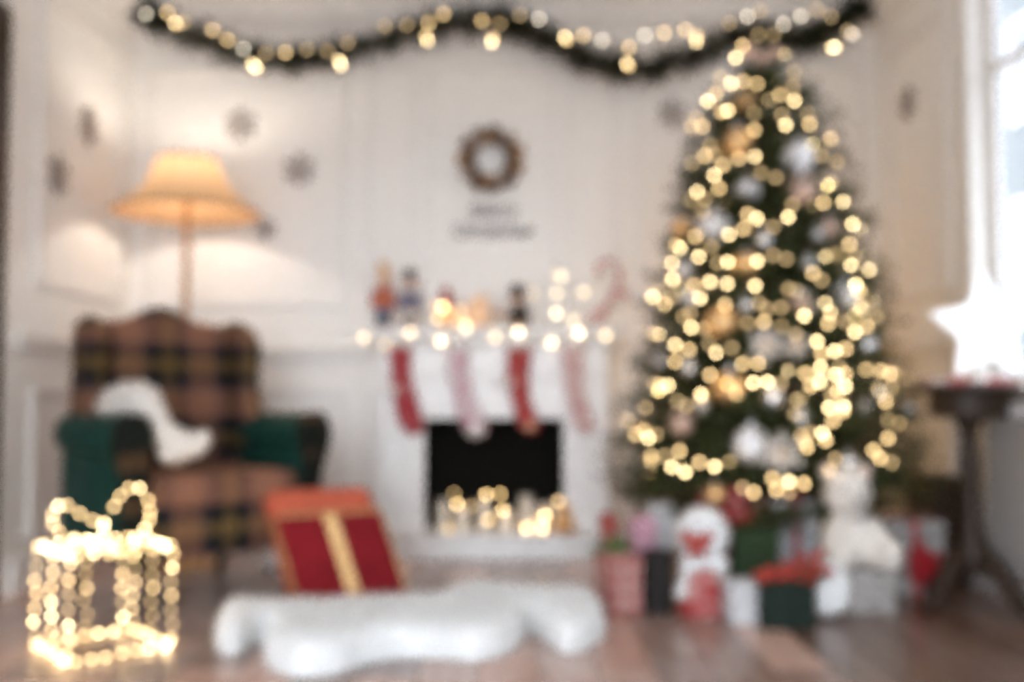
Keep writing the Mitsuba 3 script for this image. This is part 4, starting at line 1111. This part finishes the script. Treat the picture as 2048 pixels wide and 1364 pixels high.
# big white gift with red ribbon and bow at the right
g, top_, w_ = gift(1768, 1892, 1042, 3.86, 0.20, GREYPAPER, 'tall pale gift box with red ribbon and star bow, right of the teddy bear', 0.0, REDSATIN, False)
q = at(1845, 1128, 3.853)
st = upright(puff(Polygon(star_poly(0.085, 0.045, 6)).buffer(0.004), 0.024, 0.011, 0.012))
st.apply_translation([q[0], 3.842, q[2]])
put('star_bow', st, REDSATIN, g, smooth=40, label='red star shaped bow')
# crate behind
cr = thing('wooden_crate', 'dark brown wooden crate in the corner behind the gift with the red star bow', 'crate')
cx0, cx1, cy0, cy1, ch = 1.69, 1.835, 4.02, 4.32, 0.415
nsl = 6
for k in range(nsl):
    z0 = 0.012 + k * (ch - 0.012) / nsl
    put('slat', box(cx0, cx1, cy0, cy0 + 0.014, z0 + 0.003, z0 + (ch - 0.012) / nsl - 0.003, 0.002), DARKWOOD, cr, smooth=False)
    put('slat', box(cx0, cx0 + 0.014, cy0 + 0.014, cy1, z0 + 0.003, z0 + (ch - 0.012) / nsl - 0.003, 0.002), DARKWOOD, cr, smooth=False)
for X, Y in ((cx0 + 0.014, cy0 + 0.014), (cx1 - 0.02, cy0 + 0.014), (cx0 + 0.014, cy1 - 0.02), (cx1 - 0.02, cy1 - 0.02)):
    put('corner_post', box(X, X + 0.02, Y, Y + 0.02, 0, ch, 0.002), DARKWOOD, cr, smooth=False)
put('lid', box(cx0 - 0.002, cx1 + 0.004, cy0 - 0.002, cy1, ch, ch + 0.014, 0.003), DARKWOOD, cr, smooth=False)

# ================================================================== PEDESTAL TABLE, STAR
PX, PYY, PZ = 1.645, 3.60, 0.80
pt = thing('pedestal_table', 'dark wooden pedestal table with three curved feet by the window', 'table')
put('tabletop', mv(lathe([(0.175, 0), (0.188, 0.004), (0.192, 0.012), (0.188, 0.022), (0.18, 0.024)], 48), PX, PYY, PZ - 0.024), DARKWOOD, pt)
put('apron', mv(lathe([(0.10, 0), (0.128, 0.004), (0.132, 0.06), (0.132, 0.092)], 40), PX, PYY, PZ - 0.115), DARKWOOD, pt)
put('column', mv(lathe([(0.045, 0.14), (0.060, 0.16), (0.062, 0.20), (0.040, 0.26), (0.030, 0.34), (0.032, 0.44), (0.036, 0.50), (0.032, 0.56), (0.028, 0.62), (0.040, 0.66), (0.060, 0.69)], 28), PX, PYY, 0), DARKWOOD, pt)
for k, a in enumerate((PI * 1.16, -PI * 0.36, PI * 0.56)):
    d = np.array([math.cos(a), math.sin(a), 0])
    o = np.array([PX, PYY, 0])
    L = 0.26 if k != 1 else 0.24
    c = curve([o + d * 0.03 + [0, 0, 0.20], o + d * 0.10 + [0, 0, 0.165], o + d * L * 0.75 + [0, 0, 0.065], o + d * L + [0, 0, 0.022]], 18)
    put('leg', tube(c, np.linspace(0.034, 0.021, 18), 10), DARKWOOD, pt)
put('napkin', mv(puff(Polygon(closed_curve([(-0.165, -0.09), (-0.03, -0.155), (0.12, -0.10), (0.15, 0.05), (0.03, 0.13), (-0.12, 0.09)], 40)), 0.022, 0.010, 0.018), PX + 0.005, PYY, PZ + 0.011), NAPKIN, smooth=50, label='folded red and white napkin lying on the pedestal table', cat='napkin')
sl = thing('star_lamp', 'large bright white star lamp on the pedestal table by the window', 'star lamp')
sc = at(1992, 655, PYY - 0.01)
R_ = 0.215
def star3(R, r, th):
    pts = star_poly(R, r, 5, PI / 2 + 0.06)
    v = [(a, 0, b) for a, b in pts] + [(0, -th, 0), (0, th, 0)]
    f = []
    for i in range(10):
        j = (i + 1) % 10
        f += [[i, j, 10], [j, i, 11]]
    return trimesh.Trimesh(np.array(v, float), f, process=True)
sz = PZ + 0.022 + R_ * math.cos(PI / 5 - 0.06) + 0.004
st = star3(R_, R_ * 0.50, 0.065)
st.fix_normals()
put('shade', mv(st, sc[0] - 0.03, PYY, sz), STARWHITE, sl, smooth=False, emit={'type': 'area', 'radiance': C(0.22, 0.25, 0.28), 'sampling_weight': 0.02})
put('rod', mv(lathe([(0.05, 0), (0.052, 0.006), (0.012, 0.010), (0.006, 0.014), (0.006, 0.06)], 20), sc[0] - 0.03, PYY, PZ + 0.020), WHITEWOOD, sl)
for px, py in ((1998, 650), (2030, 728)):
    bulb(sl, at(px, py, PYY - 0.085), 'b', 0.5, 0.002, tint=(0.95, 0.97, 1.0))

# ================================================================== FLOOR LAMP
LX, LY = -1.49, 4.53
la = thing('floor_lamp', 'wooden floor lamp with a glowing amber bell shaped shade behind the armchair', 'floor lamp')
put('base', mv(lathe([(0.15, 0), (0.152, 0.01), (0.14, 0.028), (0.05, 0.04), (0.028, 0.06), (0.02, 0.061)], 32), LX, LY, 0), PINEWOOD, la)
put('pole', mv(lathe([(0.017, 0.03), (0.017, 0.5), (0.022, 0.52), (0.022, 0.56), (0.016, 0.58), (0.016, 1.05), (0.022, 1.07), (0.016, 1.10), (0.015, 1.70), (0.012, 1.78)], 16), LX, LY, 0), PINEWOOD, la)
rim_z = at(378, 428, LY)[2]
top_z = at(378, 308, LY - 0.1)[2]
prof = np.array([(0.325, 0.0), (0.318, 0.010), (0.292, 0.030), (0.258, 0.058), (0.226, 0.090), (0.198, 0.125), (0.176, 0.165), (0.158, 0.21), (0.144, 0.25), (0.130, 0.285)])
prof[:, 1] *= (top_z - rim_z) / 0.285
n = 64
a_ = np.arange(n) * 2 * PI / n
vv = np.stack([prof[:, None, 0] * np.cos(a_) * (1 + 0.012 * np.cos(a_ * 16)), prof[:, None, 0] * np.sin(a_) * (1 + 0.012 * np.cos(a_ * 16)), np.broadcast_to(prof[:, 1:2], (len(prof), n))], -1).reshape(-1, 3)
ff = [[i * n + j, i * n + (j + 1) % n, (i + 1) * n + (j + 1) % n, (i + 1) * n + j] for i in range(len(prof) - 1) for j in range(n)]
sm = trimesh.Trimesh(vv, [[q[0], q[1], q[2]] for q in ff] + [[q[0], q[2], q[3]] for q in ff], process=False)
put('lamp_shade', mv(sm, LX, LY, rim_z), 'material_shade', la, smooth=True)
TRIMBROWN = mat('shade_trim', (0.30, 0.16, 0.08), 0.8)
ring = [(LX + 0.327 * math.cos(t), LY + 0.327 * math.sin(t), rim_z + 0.003) for t in np.linspace(0, 2 * PI, 65)]
put('shade_trim', tube(ring, 0.006, 6), TRIMBROWN, la)
ring = [(LX + 0.130 * math.cos(t), LY + 0.130 * math.sin(t), top_z) for t in np.linspace(0, 2 * PI, 49)]
put('shade_trim', tube(ring, 0.004, 6), TRIMBROWN, la)
put('shade_spider', cat_([cone_tube((LX, LY, top_z - 0.005), (LX + 0.129 * math.cos(t), LY + 0.129 * math.sin(t), top_z - 0.002), 0.003, 0.003, 6) for t in (0.3, 0.3 + 2 * PI / 3, 0.3 + 4 * PI / 3)] + [cone_tube((LX, LY, 1.74), (LX, LY, top_z - 0.002), 0.004, 0.004, 6)]), GOLDWIRE, la)
put('light_bulb', sphere(LX, LY, top_z - 0.060, 0.036, 2), BULB, la, smooth=True, emit={'type': 'area', 'radiance': C(108.0, 97.0, 82.0), 'sampling_weight': 0.6})

# ================================================================== WING CHAIR
CA = math.radians(42)
CX, CY = -1.235, 3.87
ca, sa = math.cos(CA), math.sin(CA)


def plaid(p, n, uv):
    dx, dy = p.x - CX, p.y - CY
    lx, ly = dx * ca + dy * sa, -dx * sa + dy * ca
    nx = n.x * ca + n.y * sa
    u = dr.select(dr.abs(nx) > 0.75, ly + 0.05, lx)
    v = p.z - dr.select(dr.abs(n.z) > 0.75, ly, 0.0 * ly)

    def col(t):
        t = t / 0.30
        t = t - dr.floor(t)
        c = mix((0.22, 0.105, 0.066), (0.050, 0.032, 0.040), smoothstep(0.34, 0.37, t))
        c = mix(c, (0.006, 0.010, 0.010), smoothstep(0.44, 0.47, t))
        c = mix(c, (0.12, 0.075, 0.03), smoothstep(0.61, 0.64, t))
        c = mix(c, (0.006, 0.010, 0.010), smoothstep(0.77, 0.80, t))
        return mix(c, (0.050, 0.032, 0.040), smoothstep(0.92, 0.95, t))
    w = 0.85 + 0.3 * noise(p.x * 300, p.y * 300, p.z * 300)
    return (col(u + 0.21) * 0.42 + col(v + 0.223) * 0.58) * w


PLAID = mat('plaid', proc(plaid), 0.9, spec=0.1)
CHARCOAL = mat('charcoal_velvet', proc(lambda p, n, uv: mix((0.008, 0.010, 0.008), (0.050, 0.030, 0.016), smoothstep(0.55, 0.75, noise(p.x * 13, p.y * 13, p.z * 13)))), 0.85, spec=0.1)
ch = thing('wing_armchair', 'plaid wing armchair with green velvet arms in front of the floor lamp', 'armchair')


def cl(m):
    return mv(m, CX, CY, 0, rz=CA)


put('seat_base', cl(rbox(-0.30, 0.30, -0.315, 0.30, 0.19, 0.37, 0.025)), PLAID, ch)
put('seat_cushion', cl(rbox(-0.285, 0.285, -0.33, 0.22, 0.355, 0.485, 0.045, 12)), PLAID, ch)
bk = Polygon(closed_curve([(-0.30, 0.30), (0.30, 0.30), (0.30, 0.70), (0.30, 1.00), (0.26, 1.055), (0.15, 1.07), (0.0, 1.125), (-0.15, 1.07), (-0.26, 1.055), (-0.30, 1.00), (-0.30, 0.70)], 90)).buffer(0)
bm = upright(puff(bk, 0.15, 0.05, 0.03))
bm.vertices[:, 1] += 0.27 + (bm.vertices[:, 2] - 0.4) * 0.10
put('backrest', cl(bm), PLAID, ch, smooth=50)
for s in (-1, 1):
    wg = Polygon(closed_curve([(0.36, 0.55), (0.385, 0.80), (0.39, 1.02), (0.31, 1.075), (0.19, 1.055), (0.125, 0.97), (0.14, 0.84), (0.11, 0.72), (0.04, 0.62), (0.12, 0.56)], 70)).buffer(0)
    w = puff(wg, 0.085, 0.036, 0.025)
    v = w.vertices
    w.vertices = np.stack([0.345 * s + v[:, 2] - 0.02 * s * (v[:, 1] - 0.6) - 0.10 * s * (v[:, 0] + 0.05), v[:, 0], v[:, 1]], 1)
    w.fix_normals()
    put('wing', cl(w), PLAID, ch, smooth=50)
    ar = put('arm', cl(cat_(rbox(min(0.30 * s, 0.385 * s), max(0.30 * s, 0.385 * s), -0.29, 0.33, 0.19, 0.62, 0.02), tube([(0.355 * s, y, 0.625 - 0.01 * math.cos(y * 4)) for y in np.linspace(-0.30, 0.26, 14)], 0.078, 20))), GREENVELVET, ch, smooth=40, label='green velvet rolled arm')
    fc = Polygon(closed_curve([(0.305, 0.19), (0.385, 0.19), (0.39, 0.45), (0.428, 0.60), (0.405, 0.685), (0.355, 0.70), (0.300, 0.682), (0.280, 0.61), (0.30, 0.50)], 60)).buffer(0)
    f = upright(puff(fc, 0.03, 0.012, 0.02))
    f.vertices[:, 1] -= 0.305
    if s < 0:
        f.vertices[:, 0] *= -1
        f.invert()
    put('arm_front', cl(f), CHARCOAL, ch, smooth=50, label='dark charcoal arm facing')
for sx in (-1, 1):
    put('leg', cl(mv(lathe([(0.020, 0), (0.027, 0.012), (0.018, 0.04), (0.020, 0.10), (0.034, 0.17), (0.036, 0.20)], 16), 0.27 * sx, -0.27, 0)), DARKWOOD, ch)
    put('leg', cl(cone_tube((0.29 * sx, 0.36, 0.0), (0.28 * sx, 0.27, 0.21), 0.016, 0.026)), DARKWOOD, ch)

# plush toy slumped over the chair's arm and seat
def cp(lx, ly, z):
    return np.array([CX + lx * ca - ly * sa, CY + lx * sa + ly * ca, z])


tq = thing('plush_toy', 'white fluffy plush toy slumped over the near arm and the seat of the armchair', 'plush toy')
def atc(px, py, Y):
    return at(px, py, Y)
a1, a2, a3 = atc(232, 805, 3.60), atc(285, 808, 3.56), atc(305, 840, 3.53)
b1, b2, b3 = atc(330, 868, 3.52), atc(355, 893, 3.53), atc(395, 888, 3.50)
pm = blob([(a1, 0.062, a2, 0.072), (a2, 0.074, a3, 0.056), (a3, 0.050, b1, 0.046), (b1, 0.048, b2, 0.060), (b2, 0.060, b3, 0.040), (b3, 0.038, b3 + [0.02, -0.01, 0.018], 0.034),
           (a1 + [0.03, 0, 0.02], 0.050, a2 + [-0.01, 0.0, 0.035], 0.050), (a1 + [-0.02, 0, -0.005], 0.045, a1 + [-0.030, -0.03, -0.012], 0.034),
           (a1 + [0.025, -0.01, 0.045], 0.026, a1 + [0.035, -0.025, 0.058], 0.022), (b2 + [0.0, 0, -0.02], 0.045, b2 + [-0.01, -0.075, -0.022], 0.030), (a3, 0.040, a3 + [-0.02, -0.06, -0.045], 0.028)], 0.015, 9, 0.006, 40, 6)
put('body', pm, PLUSH, tq, smooth=True)
for dx in (-0.018, 0.022):
    e = a1 + [dx - 0.015, -0.061, 0.014]
    put('eye', sphere(e[0], e[1], e[2], 0.006, 2), EYES, tq, smooth=True)
put('nose', sphere(a1[0] - 0.01, a1[1] - 0.064, a1[2] - 0.012, 0.008, 2), BLUSH, tq, smooth=True)

# ================================================================== RED CUSHION
CORAL = mat('coral_fabric', (0.46, 0.10, 0.055), 0.85, spec=0.2, sheen=0.7)
TAWNY = mat('tawny_fabric', (0.20, 0.085, 0.03), 0.8)


def cushion(poly, TH, ER, px, Y, RX, RY, RZ):
    """(placing function, face depth at an inset) of a pillow standing on the floor and leaning back."""
    ox = at(px, 1190, Y)[0]
    def surf(d):
        return TH / 2 - ER + math.sqrt(max(ER ** 2 - max(ER - d, 0) ** 2, 0))
    flat = puff(poly, TH, ER, 0.016)
    dz = 0.003 - mv(upright(flat), ox, Y, 0, rx=RX, ry=RY, rz=RZ).vertices[:, 2].min()
    return flat, surf, (lambda m: mv(m, ox, Y, dz, rx=RX, ry=RY, rz=RZ))


# coral cushion behind, red cushion in front
S = 0.39
cu = thing('floor_cushion', 'coral orange cushion standing behind the red cushion by the armchair', 'cushion')
poly = Polygon([(-S / 2, 0), (S / 2, 0), (S / 2 - 0.10, 0.41), (-S / 2 - 0.10, 0.41)]).buffer(-0.03).buffer(0.03)
flat, surf, cup = cushion(poly, 0.12, 0.055, 690, 3.735, -0.22, 0.0, 0.30)
put('cover', cup(upright(flat)), CORAL, cu, smooth=50)
edge = poly.exterior
put('piping', cup(tube([(q.x, 0.0, q.y) for q in (edge.interpolate(t, normalized=True) for t in np.linspace(0, 1, 61))], 0.006, 8)), CORAL, cu)
S, H, SH = 0.39, 0.335, 0.085
cu = thing('floor_cushion', 'red velvet cushion with a gold ribbon stripe leaning in front of the coral cushion', 'cushion')
poly = Polygon([(-S / 2, 0), (S / 2, 0), (S / 2 - SH, H), (-S / 2 - SH, H)]).buffer(-0.015).buffer(0.015)
TH = 0.11
flat, surf, cup = cushion(poly, TH, 0.030, 710, 3.585, -0.26, -0.02, 0.36)
put('cover', cup(upright(flat)), REDVELVET, cu, smooth=50)
gus = Polygon(poly.buffer(0.003).exterior.coords, [poly.buffer(-0.004).exterior.coords])
gm = trimesh.creation.extrude_polygon(gus, TH - 0.064, engine='earcut')
gm.apply_translation([0, 0, -(TH - 0.064) / 2])
put('gusset', cup(upright(gm)), TAWNY, cu, smooth=30, label='tawny side band')
zr = np.linspace(0.008, H - 0.008, 30)
rv, rf = [], []
for t in zr:
    y = -surf(min(t, H - t))
    for xx in (-0.023, 0.023):
        rv += [(xx - SH * t / H, y - 0.004, t), (xx - SH * t / H, y + 0.006, t)]
for i in range(len(zr) - 1):
    b = i * 4
    for f in [(0, 2, 6, 4), (1, 5, 7, 3), (0, 4, 5, 1), (2, 3, 7, 6)]:
        g4 = [b + k for k in f]
        rf += [[g4[0], g4[1], g4[2]], [g4[0], g4[2], g4[3]]]
put('ribbon', cup(trimesh.Trimesh(np.array(rv), rf, process=False)), GOLDRIB, cu, smooth=False, label='gold ribbon stripe')
edge = poly.buffer(-0.004).exterior
pts = [edge.interpolate(t, normalized=True) for t in np.linspace(0, 1, 61)]
for yy in (-1, 1):
    put('piping', cup(tube([(q.x, yy * (TH / 2 - 0.022), q.y) for q in pts], 0.0045, 8)), GOLDRIB, cu, label='gold piping')

# small pale bauble on the floor under the chair
p = ground(548, 1080)
bz = thing('loose_bauble', 'small silver bauble on the floor beneath the armchair beside the cushions', 'bauble')
c = np.array([at(543, 1062, 4.35)[0], 4.35, 0.037])
put('ball', trimesh.Trimesh(BALL.vertices * 0.037 + c, BALL.faces, process=False), SILVER, bz, smooth=True)
put('cap', mv(CAP, c[0], c[1], c[2] + 0.035), SILVER, bz)

# ================================================================== SHEEPSKIN RUG
rp = [(443, 1218), (470, 1192), (560, 1194), (650, 1192), (760, 1186), (875, 1182), (905, 1164), (960, 1158), (1050, 1166), (1150, 1168), (1190, 1182), (1200, 1212), (1180, 1246), (1135, 1262), (1085, 1254), (1048, 1246), (1035, 1266), (1005, 1288), (950, 1302), (880, 1298), (800, 1296), (740, 1306), (660, 1328), (590, 1332), (550, 1314), (540, 1288), (552, 1270), (515, 1266), (460, 1250)]
RP = np.array([ground(a, b + 6, 0.085 if k < 12 or k > 27 else (0.06 if k < 14 else 0.025))[:2] for k, (a, b) in enumerate(rp)])
rug = Polygon(closed_curve(RP, 170)).buffer(0)
rm = puff(rug, 0.090, 0.040, 0.022)
v = rm.vertices
up_ = v[:, 2] > 0.0
d = shapely.distance(rug.exterior, shapely.points(v[:, 0], v[:, 1]))
v[:, 2] = np.where(up_, v[:, 2] + 0.010 * (meshkit.fbm(np.stack([v[:, 0] * 22, v[:, 1] * 22, v[:, 0] * 0], 1), 3, 9) - 0.5) * np.minimum(d / 0.03, 1), -0.043)
rm.vertices = v + [0, 0, 0.045]
rk = thing('sheepskin_rug', 'thick fluffy white sheepskin rug on the plank floor in the centre', 'rug')
put('hide', rm, RUGBACK, rk, smooth=True)
put('fleece', fur(rm, 60000, 0.026, 0.0022, 3, 0.35), FURWHITE, rk, smooth=False, kind='stuff')

# ================================================================== LIGHTED GIFT BOX FRAME
gf = thing('gift_box_light', 'gift box shaped wire frame covered in glowing warm lights on the floor', 'light decoration')
GN = np.array([-1.250, 2.845, 0.0])
ga1 = math.radians(42)
gu, gv = np.array([math.cos(ga1), math.sin(ga1), 0]), np.array([-math.sin(ga1), math.cos(ga1), 0])
GS, GH = 0.30, 0.305


def gpos(u, v, z):
    return GN + gu * GS * u + gv * GS * v + [0, 0, z]


segs, bl = [], []
zt, zb = GH, 0.010
cor = [(0, 0), (1, 0), (1, 1), (0, 1)]
r = random.Random(4)


def lights(a, b, n, lv, skip_ends=False, jit=0.0025):
    for k in range(n):
        t = (k + 0.5) / n if skip_ends else k / max(n - 1, 1)
        q = a * (1 - t) + b * t
        bl.append((q + [r.gauss(0, jit), r.gauss(0, jit), abs(r.gauss(0, jit))], r.choice(lv)))


for i in range(4):
    a, b = cor[i], cor[(i + 1) % 4]
    mid = ((a[0] + b[0]) / 2, (a[1] + b[1]) / 2)
    for z, lv, n in ((zb, 'mmb', 7), (zt, 'mmb', 7)):
        segs.append((gpos(*a, z), gpos(*b, z)))
        lights(gpos(*a, z), gpos(*b, z), n, lv, True)
    segs.append((gpos(*a, zb), gpos(*a, zt)))
    segs.append((gpos(*mid, zb), gpos(*mid, zt)))
    back = i in (1, 2)
    lights(gpos(*a, zb), gpos(*a, zt), 7, 'dmmmb' if i != 2 else 'md', True)
    lights(gpos(*mid, zb), gpos(*mid, zt), 7, 'ddm' if back else 'dmmb', True)
for a, b in (((0.5, 0), (0.5, 1)), ((0, 0.5), (1, 0.5))):
    segs.append((gpos(*a, zt), gpos(*b, zt)))
    lights(gpos(*a, zt), gpos(*b, zt), 7, 'mmb', True)
FRAMEWIRE = mat('dull_brass_wire', (0.10, 0.07, 0.035), 0.6, spec=0.2)
put('frame', cat_([cone_tube(a, b, 0.0018, 0.0018, 6) for a, b in segs]), FRAMEWIRE, gf)
# the bow: two loops in the picture's left and right
ctr = gpos(0.5, 0.5, zt)
ex = np.array([1.0, 0.10, 0])
for s, pk in ((-1, [(205, 1055), (165, 1030), (125, 1008), (105, 1032), (115, 1062), (165, 1082)]), (1, [(205, 1055), (228, 1013), (245, 987), (272, 972), (296, 1000), (300, 1028), (295, 1048), (270, 1078)])):
    pts = [at(a, b, ctr[1] - 0.02) for a, b in pk]
    pts = curve([ctr] + pts[0:] + [ctr], 60)
    put('bow_loop', tube(pts, 0.0018, 6), FRAMEWIRE, gf)
    for k in range(3, 58, 5):
        bl.append((pts[k], 'm' if k % 4 else 'b'))
for q, lv in bl:
    bulb(gf, q, lv, 1.2, 0.0028, near=True)
